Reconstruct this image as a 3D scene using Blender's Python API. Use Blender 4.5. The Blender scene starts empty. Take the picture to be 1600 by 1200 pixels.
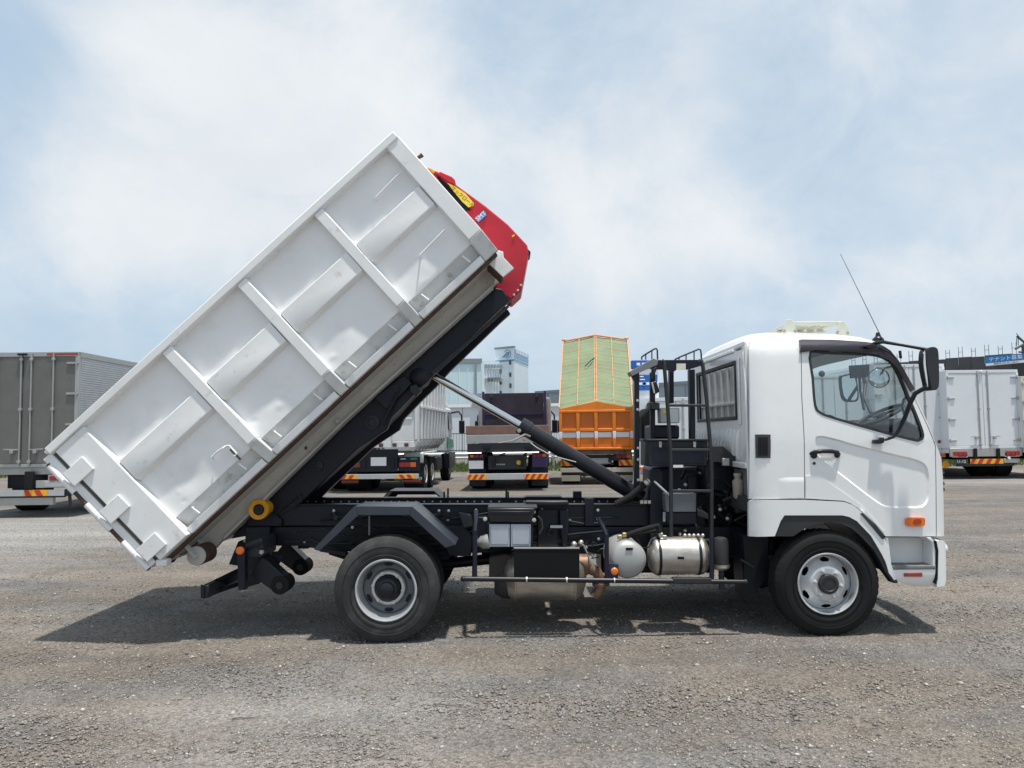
import bpy, bmesh, math, random
import numpy as np
from mathutils import Vector, Matrix, noise
from mathutils.geometry import tessellate_polygon

random.seed(7)
rng = np.random.default_rng(11)
scene = bpy.context.scene
col = scene.collection
R = math.radians

# ------------------------------------------------------------------ camera
FPX, CAMH = 1240.0, 1.65                 # focal length in photo pixels (1600 wide), lens height
PITCH, ROLL = math.atan(80 / FPX), R(0.7)
_f = Vector((0, math.cos(PITCH), math.sin(PITCH)))
_r0 = Vector((1, 0, 0)); _u0 = _r0.cross(_f)
RIGHT = _r0 * math.cos(ROLL) - _u0 * math.sin(ROLL)
UP = _u0 * math.cos(ROLL) + _r0 * math.sin(ROLL)
cam_data = bpy.data.cameras.new('camera')
cam_data.sensor_width = 36.0
cam_data.lens = 36.0 * FPX / 1600.0
cam_data.clip_start = 0.05
cam_data.clip_end = 4000
cam = bpy.data.objects.new('camera', cam_data)
col.objects.link(cam)
m3 = Matrix((RIGHT, UP, -_f)).transposed()
cam.matrix_world = Matrix.Translation((0, 0, CAMH)) @ m3.to_4x4()
scene.camera = cam

# ------------------------------------------------------------------ sky and sun
SUN_DIR = Vector((0.12, -0.15, 1.0)).normalized()      # towards the sun
elev = math.asin(SUN_DIR.z); azim = math.atan2(SUN_DIR.x, SUN_DIR.y)
world = bpy.data.worlds.new('World'); scene.world = world; world.use_nodes = True
nt = world.node_tree; nt.nodes.clear()
def wn(t, **kw):
    n = nt.nodes.new(t)
    for k, v in kw.items(): setattr(n, k, v)
    return n
def wmath(op, a, b=None, c=None):
    n = wn('ShaderNodeMath', operation=op)
    for i, v in enumerate((a, b, c)):
        if v is None: continue
        if isinstance(v, (int, float)): n.inputs[i].default_value = v
        else: nt.links.new(v, n.inputs[i])
    return n.outputs[0]
sky = wn('ShaderNodeTexSky', sky_type='NISHITA')
sky.sun_disc = False; sky.sun_elevation = elev; sky.sun_rotation = azim
sky.air_density = 1.0; sky.dust_density = 1.6; sky.ozone_density = 1.3
tc = wn('ShaderNodeTexCoord')
cb = tc.outputs['Generated']
def wnoise(scale, detail, rough, dist=0.0, off=(0, 0, 0), st=(1, 1, 1.25)):
    mp = wn('ShaderNodeMapping'); mp.inputs['Location'].default_value = off; mp.inputs['Scale'].default_value = st
    nt.links.new(cb, mp.inputs[0])
    n = wn('ShaderNodeTexNoise'); n.inputs['Scale'].default_value = scale
    n.inputs['Detail'].default_value = detail; n.inputs['Roughness'].default_value = rough
    n.inputs['Distortion'].default_value = dist
    nt.links.new(mp.outputs[0], n.inputs['Vector'])
    return n.outputs['Fac']
big = wnoise(2.0, 8, 0.56, 0.35, (0.3, 0.9, 0.2))
fine = wnoise(6.0, 8, 0.62, 0.5, (2, 1, 0))
cover = wmath('ADD', wmath('MULTIPLY', big, 0.62), wmath('MULTIPLY', fine, 0.38))
def lobe(px, py, rad, amp):
    """a bank of cloud (or a gap) in one direction of the sky"""
    d = (_f + RIGHT * ((px - 800) / FPX) + UP * ((600 - py) / FPX)).normalized()
    v = wn('ShaderNodeVectorMath', operation='DISTANCE'); nt.links.new(tc.outputs['Generated'], v.inputs[0]); v.inputs[1].default_value = d
    q = wmath('POWER', wmath('DIVIDE', v.outputs['Value'], rad / FPX), 2.0)
    return wmath('MULTIPLY', wmath('POWER', 2.718, wmath('MULTIPLY', q, -1.0)), amp)
for args in ((250, 170, 230, .08), (560, 190, 220, .10), (860, 250, 200, .10), (1010, 350, 150, .08), (1130, 420, 110, .07), (1190, 10, 130, .09), (150, 400, 110, .06), (330, 330, 160, .05), (1480, 170, 160, .03), (960, 470, 160, .05),
             (20, 90, 75, -.10), (440, 10, 60, -.06), (770, 50, 110, -.10), (930, 80, 110, -.06), (1370, 300, 190, -.05), (1330, 480, 160, -.04), (60, 520, 180, -.07), (20, 330, 90, -.03), (1250, 180, 130, -.06)):
    cover = wmath('ADD', cover, lobe(*args))
mr = wn('ShaderNodeMapRange', interpolation_type='SMOOTHSTEP')
nt.links.new(cover, mr.inputs[0])
mr.inputs[1].default_value = 0.38; mr.inputs[2].default_value = 0.72
mr.inputs[3].default_value = 0.0; mr.inputs[4].default_value = 0.92
shade = wnoise(3.4, 7, 0.6, 0.3, (5, 3, 0))
smr = wn('ShaderNodeMapRange'); nt.links.new(shade, smr.inputs[0]); smr.inputs[1].default_value = .35; smr.inputs[2].default_value = .65
ccol = wn('ShaderNodeMixRGB'); ccol.inputs[1].default_value = (7.15, 7.55, 7.95, 1); ccol.inputs[2].default_value = (8.25, 8.45, 8.6, 1)
nt.links.new(smr.outputs[0], ccol.inputs[0])
hz = wn('ShaderNodeMixRGB'); hz.inputs[0].default_value = 0.8; hz.inputs[2].default_value = (4.95, 6.35, 7.75, 1)   # thin even veil of haze
nt.links.new(sky.outputs[0], hz.inputs[1])
mx = wn('ShaderNodeMixRGB')
nt.links.new(mr.outputs[0], mx.inputs[0]); nt.links.new(hz.outputs[0], mx.inputs[1]); nt.links.new(ccol.outputs[0], mx.inputs[2])
bg = wn('ShaderNodeBackground'); bg.inputs['Strength'].default_value = 0.095
out = wn('ShaderNodeOutputWorld')
nt.links.new(mx.outputs[0], bg.inputs[0]); nt.links.new(bg.outputs[0], out.inputs[0])

sun_data = bpy.data.lights.new('sun', 'SUN')
sun_data.energy = 4.2; sun_data.angle = R(1.8); sun_data.color = (1.0, 0.955, 0.89)
sun = bpy.data.objects.new('sun', sun_data); col.objects.link(sun)
sun.rotation_euler = (-SUN_DIR).to_track_quat('-Z', 'Y').to_euler()
sun.location = (0, 0, 30)

vs = scene.view_settings
vs.view_transform = 'Standard'; vs.look = 'None'; vs.gamma = 1.0; vs.use_curve_mapping = False
vs.exposure = 0.20
scene.cycles.max_bounces = 6; scene.cycles.transparent_max_bounces = 12

# ------------------------------------------------------------------ geometry helpers
def at(px, py, Y):
    """point of the photograph (1600x1200 pixels) at the distance Y in front of the lens"""
    d = _f + RIGHT * ((px - 800) / FPX) + UP * ((600 - py) / FPX)
    t = Y / d.y
    return Vector((d.x * t, Y, CAMH + d.z * t))
def Q(px, py, Y=6.5):
    p = at(px, py, Y); return (p.x, p.z)
def QL(pts, Y=6.5): return [Q(a, b, Y) for a, b in pts]

class MB:
    def __init__(s): s.v = []; s.f = []
    def add(s, vs_, fs):
        n = len(s.v); s.v += [tuple(p) for p in vs_]; s.f += [tuple(i + n for i in q) for q in fs]; return s
    def box(s, x0, x1, y0, y1, z0, z1):
        return s.add([(x, y, z) for z in (z0, z1) for y in (y0, y1) for x in (x0, x1)],
                     [(0, 2, 3, 1), (4, 5, 7, 6), (0, 1, 5, 4), (2, 6, 7, 3), (0, 4, 6, 2), (1, 3, 7, 5)])
    def hexa(s, p):       # 8 points: bottom ring 0-3, top ring 4-7
        return s.add(p, [(0, 3, 2, 1), (4, 5, 6, 7), (0, 1, 5, 4), (1, 2, 6, 5), (2, 3, 7, 6), (3, 0, 4, 7)])
    def prism(s, pts, y0, y1, holes=()):
        loops = [list(pts)] + [list(h) for h in holes]
        flat = [p for l in loops for p in l]
        tr = tessellate_polygon([[Vector((p[0], p[1], 0)) for p in l] for l in loops])
        n = len(flat)
        vs_ = [(p[0], y0, p[1]) for p in flat] + [(p[0], y1, p[1]) for p in flat]
        fs = []
        if len(loops) == 1 and len(pts) <= 4:
            fs += [tuple(range(n)), tuple(range(2 * n - 1, n - 1, -1))]
        else:
            fs += [tuple(t) for t in tr] + [tuple(i + n for i in t[::-1]) for t in tr]
        b = 0
        for l in loops:
            k = len(l)
            for i in range(k): fs.append((b + i, b + (i + 1) % k, n + b + (i + 1) % k, n + b + i))
            b += k
        return s.add(vs_, fs)
    def beam(s, p0, p1, w, h, up=(0, 0, 1)):
        p0, p1 = Vector(p0), Vector(p1); d = (p1 - p0).normalized(); up = Vector(up)
        a = d.cross(up)
        a = (a if a.length > 1e-4 else d.cross(Vector((0, 1, 0)))).normalized(); b = a.cross(d)
        ring = [(-1, -1), (1, -1), (1, 1), (-1, 1)]
        return s.hexa([p + a * (i * w / 2) + b * (j * h / 2) for p in (p0, p1) for i, j in ring])
    def tube(s, path, r, n=8, closed=False):
        path = [Vector(p) for p in path]; k = len(path); rs = r if isinstance(r, (list, tuple)) else [r] * k
        vs_ = []; a = None
        for i, p in enumerate(path):
            if closed: d = path[(i + 1) % k] - path[i - 1]
            else: d = path[min(i + 1, k - 1)] - path[max(i - 1, 0)]
            d.normalize()
            if a is None:
                a = d.cross(Vector((0, 0, 1)))
                if a.length < 1e-3: a = d.cross(Vector((0, 1, 0)))
            a = (a - d * a.dot(d)).normalized(); b = d.cross(a)
            for j in range(n):
                t = 2 * math.pi * j / n
                vs_.append(p + (a * math.cos(t) + b * math.sin(t)) * rs[i])
        fs = []
        for i in range(k if closed else k - 1):
            for j in range(n):
                i2 = (i + 1) % k
                fs.append((i * n + j, i * n + (j + 1) % n, i2 * n + (j + 1) % n, i2 * n + j))
        if not closed: fs += [tuple(range(n))[::-1], tuple((k - 1) * n + j for j in range(n))]
        return s.add(vs_, fs)
    def lathe(s, o, axis, prof, n=24, cap=True, notch=None):
        o = Vector(o); d = Vector(axis).normalized()
        a = d.cross(Vector((0, 0, 1)))
        if a.length < 1e-3: a = Vector((1, 0, 0))
        a.normalize(); b = d.cross(a); vs_ = []
        for i, (h, r) in enumerate(prof):
            for j in range(n):
                t = 2 * math.pi * j / n; rr = r
                if notch and i in notch and (j % notch[i][1]) == 0: rr -= notch[i][0]
                vs_.append(o + d * h + (a * math.cos(t) + b * math.sin(t)) * rr)
        fs = []
        for i in range(len(prof) - 1):
            for j in range(n):
                fs.append((i * n + j, i * n + (j + 1) % n, (i + 1) * n + (j + 1) % n, (i + 1) * n + j))
        if cap: fs += [tuple(range(n))[::-1], tuple((len(prof) - 1) * n + j for j in range(n))]
        return s.add(vs_, fs)
    def grid(s, fn, nu, nv):
        vs_ = [fn(i / nu, j / nv) for j in range(nv + 1) for i in range(nu + 1)]
        w = nu + 1
        return s.add(vs_, [(j * w + i, j * w + i + 1, (j + 1) * w + i + 1, (j + 1) * w + i) for j in range(nv) for i in range(nu)])
    def ball(s, c, rx, ry=None, rz=None, n=12):
        ry = ry or rx; rz = rz or rx
        prof = [(-math.cos(math.pi * i / n), max(1e-4, math.sin(math.pi * i / n))) for i in range(n + 1)]
        m = MB().lathe((0, 0, 0), (0, 0, 1), prof, n * 2, False)
        return s.add([(c[0] + p[0] * rx, c[1] + p[1] * ry, c[2] + p[2] * rz) for p in m.v], m.f)
    def skin(s, outer, holes, yf, thick, gx=0.1, gz=0.1):
        """sheet bent to y = yf(x, z), cut to an outline with openings"""
        loops = [list(outer)] + [list(h) for h in holes]
        flat = [p for l in loops for p in l]
        tr = tessellate_polygon([[Vector((p[0], p[1], 0)) for p in l] for l in loops])
        bm = bmesh.new(); bv = [bm.verts.new((p[0], 0, p[1])) for p in flat]
        for t in tr:
            try: bm.faces.new([bv[i] for i in t])
            except ValueError: pass
        xs = [p[0] for p in flat]; zs = [p[1] for p in flat]
        def cut(co, no): bmesh.ops.bisect_plane(bm, geom=bm.verts[:] + bm.edges[:] + bm.faces[:], plane_co=co, plane_no=no)
        x = min(xs) + gx
        while x < max(xs): cut((x, 0, 0), (1, 0, 0)); x += gx
        z = min(zs) + gz
        while z < max(zs): cut((0, 0, z), (0, 0, 1)); z += gz
        bmesh.ops.remove_doubles(bm, verts=bm.verts[:], dist=1e-5)
        bm.normal_update()
        flip = [f for f in bm.faces if f.normal.y > 0]
        bmesh.ops.reverse_faces(bm, faces=flip)
        bm.verts.index_update(); n = len(bm.verts)
        V0 = [(v.co.x, yf(v.co.x, v.co.z), v.co.z) for v in bm.verts]
        V1 = [(p[0], p[1] + thick, p[2]) for p in V0]
        F = [tuple(v.index for v in f.verts) for f in bm.faces]
        fs = F + [tuple(i + n for i in f[::-1]) for f in F]
        for e in bm.edges:
            if len(e.link_faces) == 1:
                f = e.link_faces[0]; a, b = e.verts[0].index, e.verts[1].index
                vs2 = [v.index for v in f.verts]
                if vs2[(vs2.index(a) + 1) % len(vs2)] == b: a, b = b, a
                fs.append((a, b, b + n, a + n))
        bm.free()
        return s.add(V0 + V1, fs)
    def mirror(s, yc):
        m = MB(); m.v = [(x, 2 * yc - y, z) for x, y, z in s.v]; m.f = [f[::-1] for f in s.f]; return m
    def mesh(s, name, smooth=35):
        me = bpy.data.meshes.new(name); me.from_pydata(s.v, [], s.f); me.validate()
        bm = bmesh.new(); bm.from_mesh(me); bmesh.ops.recalc_face_normals(bm, faces=bm.faces[:]); bm.to_mesh(me); bm.free()
        if smooth:
            me.shade_smooth(); me.set_sharp_from_angle(angle=R(smooth))
        return me
    def build(s, name, mat_, parent=None, bevel=0.0, smooth=35, seg=2):
        me = s.mesh(name, smooth); me.materials.append(mat_)
        o = bpy.data.objects.new(name, me); link(o, parent)
        if bevel:
            b = o.modifiers.new('bevel', 'BEVEL'); b.width = bevel; b.segments = seg; b.limit_method = 'ANGLE'; b.angle_limit = R(30)
            b.harden_normals = False
        return o

ROOTLOC = {}
def link(o, parent=None):
    col.objects.link(o)
    if parent is not None:
        o.parent = parent
        if parent.name in ROOTLOC: o.matrix_parent_inverse = Matrix.Translation(-ROOTLOC[parent.name])
    return o
def tag(o, label, cat, group=None, kind=None):
    if label: o['label'] = label
    if cat: o['category'] = cat
    if group: o['group'] = group
    if kind: o['kind'] = kind
    return o
def thing(name, label, cat, loc=(0, 0, 0), group=None, local=False):
    o = bpy.data.objects.new(name, None); o.empty_display_size = 0.2
    col.objects.link(o); o.location = loc
    if not local: ROOTLOC[o.name] = Vector(loc)
    return tag(o, label, cat, group)
def stuff(o): o['kind'] = 'stuff'; return o

# ------------------------------------------------------------------ materials
def mat(name, c, rough=0.5, metal=0.0, var=0.10, vs_=5.0, bump=0.0, bs=60.0, dirt=None, coat=0.0, spec=0.5, stretch=(1, 1, 1)):
    """dirt = (colour, low, high, scale): a stain layer with its own noise shape"""
    m = bpy.data.materials.new(name); m.use_nodes = True
    t = m.node_tree; N = t.nodes; L = t.links
    b = N['Principled BSDF']; b.inputs['Roughness'].default_value = rough; b.inputs['Metallic'].default_value = metal
    b.inputs['Coat Weight'].default_value = coat; b.inputs['Specular IOR Level'].default_value = spec
    tcn = N.new('ShaderNodeTexCoord'); mp = N.new('ShaderNodeMapping'); mp.inputs['Scale'].default_value = stretch
    L.new(tcn.outputs['Object'], mp.inputs[0])
    nz = N.new('ShaderNodeTexNoise'); nz.inputs['Scale'].default_value = vs_; nz.inputs['Detail'].default_value = 6; nz.inputs['Roughness'].default_value = 0.6
    L.new(mp.outputs[0], nz.inputs['Vector'])
    mrn = N.new('ShaderNodeMapRange'); mrn.inputs[1].default_value = 0.3; mrn.inputs[2].default_value = 0.7
    mrn.inputs[3].default_value = 1 - var; mrn.inputs[4].default_value = 1 + var
    L.new(nz.outputs['Fac'], mrn.inputs[0])
    mu = N.new('ShaderNodeMixRGB'); mu.blend_type = 'MULTIPLY'; mu.inputs[0].default_value = 1.0; mu.inputs[1].default_value = (*c, 1)
    L.new(mrn.outputs[0], mu.inputs[2])
    cur = mu.outputs[0]
    if dirt:
        dc, lo, hi, ds = dirt[:4]
        dn = N.new('ShaderNodeTexNoise'); dn.inputs['Scale'].default_value = ds; dn.inputs['Detail'].default_value = 9; dn.inputs['Roughness'].default_value = 0.68
        L.new(mp.outputs[0], dn.inputs['Vector'])
        dr = N.new('ShaderNodeMapRange'); dr.inputs[1].default_value = lo; dr.inputs[2].default_value = hi
        dr.inputs[4].default_value = dirt[4] if len(dirt) > 4 else 1.0
        L.new(dn.outputs['Fac'], dr.inputs[0])
        dm = N.new('ShaderNodeMixRGB'); dm.inputs[2].default_value = (*dc, 1)
        L.new(dr.outputs[0], dm.inputs[0]); L.new(cur, dm.inputs[1]); cur = dm.outputs[0]
    L.new(cur, b.inputs['Base Color'])
    rr = N.new('ShaderNodeMapRange'); rr.inputs[3].default_value = max(0.02, rough * 0.85); rr.inputs[4].default_value = min(1, rough * 1.2)
    L.new(nz.outputs['Fac'], rr.inputs[0]); L.new(rr.outputs[0], b.inputs['Roughness'])
    if bump:
        bn = N.new('ShaderNodeTexNoise'); bn.inputs['Scale'].default_value = bs; bn.inputs['Detail'].default_value = 4
        L.new(mp.outputs[0], bn.inputs['Vector'])
        bp = N.new('ShaderNodeBump'); bp.inputs['Strength'].default_value = bump; bp.inputs['Distance'].default_value = 0.02
        L.new(bn.outputs['Fac'], bp.inputs['Height']); L.new(bp.outputs[0], b.inputs['Normal'])
    return m
def glass(name, tint, refl=1.0):
    m = bpy.data.materials.new(name); m.use_nodes = True
    t = m.node_tree; N = t.nodes; L = t.links; N.clear()
    o = N.new('ShaderNodeOutputMaterial'); mxs = N.new('ShaderNodeMixShader'); tr = N.new('ShaderNodeBsdfTransparent'); gl = N.new('ShaderNodeBsdfGlossy')
    tr.inputs[0].default_value = (*tint, 1); gl.inputs['Roughness'].default_value = 0.01
    ge = N.new('ShaderNodeNewGeometry'); dp = N.new('ShaderNodeVectorMath'); dp.operation = 'DOT_PRODUCT'
    L.new(ge.outputs['Incoming'], dp.inputs[0]); L.new(ge.outputs['Normal'], dp.inputs[1])
    def mt(op, x, y=None):
        n = N.new('ShaderNodeMath'); n.operation = op
        for k, v in enumerate((x, y)):
            if v is None: continue
            if isinstance(v, (int, float)): n.inputs[k].default_value = v
            else: L.new(v, n.inputs[k])
        return n.outputs[0]
    f5 = mt('POWER', mt('SUBTRACT', 1.0, mt('ABSOLUTE', dp.outputs['Value'])), 5.0)
    fac = mt('MINIMUM', mt('MULTIPLY', mt('ADD', mt('MULTIPLY', f5, 0.96), 0.04), refl), 1.0)
    L.new(fac, mxs.inputs[0]); L.new(tr.outputs[0], mxs.inputs[1]); L.new(gl.outputs[0], mxs.inputs[2]); L.new(mxs.outputs[0], o.inputs[0])
    return m
RUST = (0.13, 0.06, 0.03)
W_CAB = mat('white cab paint', (0.835, 0.835, 0.82), 0.28, var=0.03, vs_=2, coat=0.5, bump=0.012, bs=3, dirt=((0.62, 0.60, 0.56), 0.60, 0.85, 5.0, 0.35))
W_BIN = mat('white bin paint', (0.855, 0.85, 0.84), 0.46, var=0.035, vs_=2.5, bump=0.10, bs=4.5, dirt=((0.52, 0.49, 0.43), 0.58, 0.80, 3.4, 0.3))
W_BIN_RIB = mat('white rib paint', (0.82, 0.815, 0.80), 0.5, var=0.05, vs_=3, bump=0.05, bs=9, dirt=((0.46, 0.38, 0.26), 0.60, 0.76, 8.0, 0.7))
W_BIN_LOW = mat('scuffed shade-greyed bin paint', (0.64, 0.64, 0.63), 0.55, var=0.12, vs_=5, bump=0.08, bs=14, dirt=((0.27, 0.22, 0.17), 0.55, 0.70, 11.0, 0.75))  # base greyed for the shade on downward slopes; scuffs are real dirt
BEIGE = mat('worn beige beam paint', (0.52, 0.50, 0.46), 0.6, var=0.10, vs_=4, bump=0.06, bs=30, dirt=(RUST, 0.655, 0.70, 16.0))
RUSTY = mat('rusty steel', (0.085, 0.05, 0.034), 0.85, var=0.4, vs_=14, bump=0.3, bs=60)
BLACK = mat('black chassis paint', (0.007, 0.009, 0.017), 0.42, var=0.3, vs_=4, dirt=((0.05, 0.047, 0.043), 0.62, 0.85, 5.0, 0.5), spec=0.35)
BLACK2 = mat('black satin paint', (0.012, 0.013, 0.018), 0.36, var=0.25, vs_=6, dirt=((0.05, 0.045, 0.04), 0.62, 0.85, 9.0, 0.4), spec=0.4)
NAVY = mat('blue black fender paint', (0.036, 0.041, 0.056), 0.36, var=0.15, vs_=4)
DKGREY = mat('dark grey plastic', (0.024, 0.025, 0.027), 0.55, var=0.2, vs_=9)
VISOR = mat('smoked visor plastic', (0.045, 0.04, 0.05), 0.22, var=0.1)
RUBBER = mat('black rubber', (0.012, 0.012, 0.012), 0.8, var=0.25, vs_=12, bump=0.05, bs=80, spec=0.3, dirt=((0.06, 0.055, 0.05), 0.6, 0.85, 6.0, 0.3))
RUBBER_D = mat('dusty tyre rubber', (0.032, 0.032, 0.032), 0.9, var=0.25, vs_=8, bump=0.05, bs=80, dirt=((0.12, 0.115, 0.11), 0.48, 0.78, 7.0, 0.5))
RIM_SHADE = mat('shade-darkened wheel disc', (0.17, 0.172, 0.18), 0.45, metal=0.4, var=0.15, vs_=8, dirt=((0.10, 0.085, 0.07), 0.55, 0.8, 14.0, 0.6))  # wheel silver darkened to stand for the shade deep in the dish
RIM = mat('silver wheel paint', (0.66, 0.67, 0.68), 0.30, metal=0.6, var=0.12, vs_=8, dirt=((0.16, 0.14, 0.12), 0.58, 0.8, 14.0, 0.6))
STEEL = mat('brushed steel', (0.56, 0.53, 0.48), 0.40, metal=0.85, var=0.16, vs_=5, dirt=((0.27, 0.22, 0.17), 0.48, 0.72, 6.0, 0.75), stretch=(1, 1, 3))
CHROME = mat('chromed rod', (0.72, 0.72, 0.71), 0.12, metal=1.0, var=0.04)
TANKGREY = mat('grey tank paint', (0.42, 0.42, 0.41), 0.4, metal=0.3, var=0.08, dirt=((0.22, 0.2, 0.18), 0.55, 0.8, 5.0, 0.5))
SILVERBOX = mat('silver box panel', (0.45, 0.49, 0.55), 0.35, metal=0.3, var=0.06)
BOLT = mat('zinc bolt', (0.6, 0.6, 0.58), 0.35, metal=0.7, var=0.1)
RED = mat('red arm paint', (0.50, 0.012, 0.028), 0.42, var=0.12, vs_=4, dirt=((0.09, 0.03, 0.025), 0.56, 0.74, 8.0, 0.6), bump=0.05, bs=20)
YELLOW = mat('yellow paint', (0.80, 0.36, 0.012), 0.45, var=0.08, dirt=((0.2, 0.1, 0.03), 0.62, 0.8, 8.0))
YSTICK = mat('yellow sticker', (0.85, 0.62, 0.06), 0.4, var=0.03)
BLUESTICK = mat('blue sticker', (0.10, 0.33, 0.66), 0.4, var=0.03)
WHITEP = mat('white print', (0.85, 0.85, 0.85), 0.5, var=0.02)
BLACKP = mat('black print', (0.008, 0.008, 0.009), 0.7, var=0.02, spec=0.2)
ORANGE_L = mat('orange lamp lens', (0.80, 0.17, 0.015), 0.25, var=0.05, coat=0.5)
RED_L = mat('red lamp lens', (0.32, 0.015, 0.02), 0.3, var=0.1, coat=0.5)
REFL_R = mat('red reflector', (0.33, 0.05, 0.03), 0.35, var=0.06)
BROWNX = mat('heat stained exhaust', (0.25, 0.155, 0.105), 0.55, metal=0.5, var=0.25, vs_=10, dirt=((0.10, 0.06, 0.05), 0.5, 0.7, 9.0))
BRASS = mat('brass fitting', (0.5, 0.38, 0.18), 0.4, metal=0.8)
CREAM = mat('cream rack paint', (0.66, 0.66, 0.57), 0.5, var=0.05)
INTER = mat('grey cab trim', (0.20, 0.205, 0.21), 0.8, var=0.08)
INTER_D = mat('dark dashboard', (0.045, 0.047, 0.05), 0.7, var=0.1)
MIRR = mat('mirror glass', (0.75, 0.78, 0.78), 0.03, metal=1.0, var=0.0)
GLASS = glass('side window glass', (0.86, 0.90, 0.90), 1.6)
GLASS_D = glass('rear window glass', (0.30, 0.32, 0.32), 2.2)
GLASS_B = mat('dark pane', (0.05, 0.06, 0.07), 0.08, var=0.1)

def text(body, size, origin, xdir, ydir, mat_, parent, name='lettering', sx=1.0, align='CENTER', extr=0.0):
    cu = bpy.data.curves.new('txt', 'FONT'); cu.body = body; cu.size = size; cu.align_x = align; cu.align_y = 'CENTER'; cu.extrude = extr
    tmp = bpy.data.objects.new('txt', cu); col.objects.link(tmp)
    dg = bpy.context.evaluated_depsgraph_get()
    me = bpy.data.meshes.new_from_object(tmp.evaluated_get(dg))
    bpy.data.objects.remove(tmp); bpy.data.curves.remove(cu)
    X = Vector(xdir).normalized(); Yv = Vector(ydir).normalized(); Z = X.cross(Yv).normalized(); O = Vector(origin)
    for v in me.vertices: v.co = O + X * (v.co.x * sx) + Yv * v.co.y + Z * v.co.z
    me.materials.clear(); me.materials.append(mat_)
    o = bpy.data.objects.new(name, me); link(o, parent); return o
# ------------------------------------------------------------------ ground
def ground_mat():
    m = bpy.data.materials.new('gravel ground'); m.use_nodes = True
    t = m.node_tree; N = t.nodes; L = t.links; b = N['Principled BSDF']; b.inputs['Roughness'].default_value = 0.95
    b.inputs['Specular IOR Level'].default_value = 0.2
    tcn = N.new('ShaderNodeTexCoord')
    def nz(scale, det=6, ro=0.6, st=(1, 1, 1)):
        mp = N.new('ShaderNodeMapping'); mp.inputs['Scale'].default_value = st; L.new(tcn.outputs['Object'], mp.inputs[0])
        n = N.new('ShaderNodeTexNoise'); n.inputs['Scale'].default_value = scale; n.inputs['Detail'].default_value = det; n.inputs['Roughness'].default_value = ro
        L.new(mp.outputs[0], n.inputs['Vector']); return n.outputs['Fac']
    def mrg(x, a, b_, c, d):
        n = N.new('ShaderNodeMapRange'); L.new(x, n.inputs[0])
        for i, v in enumerate((a, b_, c, d)): n.inputs[i + 1].default_value = v
        return n.outputs[0]
    def mix(f, a, b_, mode='MIX'):
        n = N.new('ShaderNodeMixRGB'); n.blend_type = mode
        for i, v in enumerate((f, a, b_)):
            if isinstance(v, tuple): n.inputs[i].default_value = (*v, 1)
            elif isinstance(v, float): n.inputs[i].default_value = v
            else: L.new(v, n.inputs[i])
        return n.outputs[0]
    patch = mrg(nz(0.55, 7, 0.62, (0.6, 1.3, 1)), 0.42, 0.60, 0, 1)
    dirt = mix(mrg(nz(1.6, 6), 0.35, 0.7, 0, 1), (0.176, 0.151, 0.126), (0.220, 0.192, 0.162))
    grav = mix(mrg(nz(2.2, 6), 0.35, 0.7, 0, 1), (0.127, 0.124, 0.121), (0.203, 0.196, 0.187))
    base = mix(patch, dirt, grav)
    # spread of newer pale gravel, ragged at its edge
    for (cx, cy, rad) in ((-9.5, 14.0, 5.2), (16.0, 29.0, 6.0), (5.0, 5.2, 1.6), (-1.2, 4.9, 1.3)):
        vd = N.new('ShaderNodeVectorMath'); vd.operation = 'DISTANCE'; vd.inputs[1].default_value = (cx, cy, 0); L.new(tcn.outputs['Object'], vd.inputs[0])
        wob = N.new('ShaderNodeMath'); wob.operation = 'MULTIPLY_ADD'; L.new(nz(0.7 if rad > 3 else 1.8, 7, 0.65, (0.7, 1.4, 1)), wob.inputs[0]); wob.inputs[1].default_value = rad * 1.6; L.new(vd.outputs['Value'], wob.inputs[2])
        f_ = mrg(wob.outputs[0], rad * 1.25, rad * 1.9, 0.85 if rad > 3 else 0.45, 0.0)
        base = mix(f_, base, (0.30, 0.29, 0.275))
    vo = N.new('ShaderNodeTexVoronoi'); vo.inputs['Scale'].default_value = 62; L.new(tcn.outputs['Object'], vo.inputs['Vector'])
    vo2 = N.new('ShaderNodeTexVoronoi'); vo2.inputs['Scale'].default_value = 26; L.new(tcn.outputs['Object'], vo2.inputs['Vector'])
    sep = N.new('ShaderNodeSeparateColor'); L.new(vo.outputs['Color'], sep.inputs[0])
    sp1 = mrg(sep.outputs[0], 0, 1, 0.62, 1.38)
    base = mix(0.9, base, sp1, 'MULTIPLY')
    fine = mrg(nz(170, 3, 0.7), 0.3, 0.7, 0.72, 1.28)
    base = mix(0.8, base, fine, 'MULTIPLY')
    wide = mrg(nz(0.5, 6, 0.6, (0.22, 1.9, 1)), 0.3, 0.7, 0.80, 1.22)
    base = mix(1.0, base, wide, 'MULTIPLY')
    L.new(base, b.inputs['Base Color'])
    h = N.new('ShaderNodeMath'); h.operation = 'ADD'; L.new(vo.outputs['Distance'], h.inputs[0])
    h2 = N.new('ShaderNodeMath'); h2.operation = 'MULTIPLY'; h2.inputs[1].default_value = 0.6; L.new(nz(60, 6, 0.7), h2.inputs[0]); L.new(h2.outputs[0], h.inputs[1])
    bp = N.new('ShaderNodeBump'); bp.inputs['Strength'].default_value = 0.9; bp.inputs['Distance'].default_value = 0.014
    L.new(h.outputs[0], bp.inputs['Height']); L.new(bp.outputs[0], b.inputs['Normal'])
    return m
GROUND = ground_mat()
def ground_h(x, y):
    a = noise.noise((x * 0.9, y * 1.3, 0.0)) * 0.008 + noise.noise((x * 4.1, y * 5.0, 3.0)) * 0.005 + noise.noise((x * 14, y * 14, 5.0)) * 0.003
    return a
xs = sorted(set([-900, -400, -200, -100, -60, -40, -25, -15, -10] + list(np.arange(-7, 7.01, 0.06)) + [10, 15, 25, 40, 60, 100, 200, 400, 900]))
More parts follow.
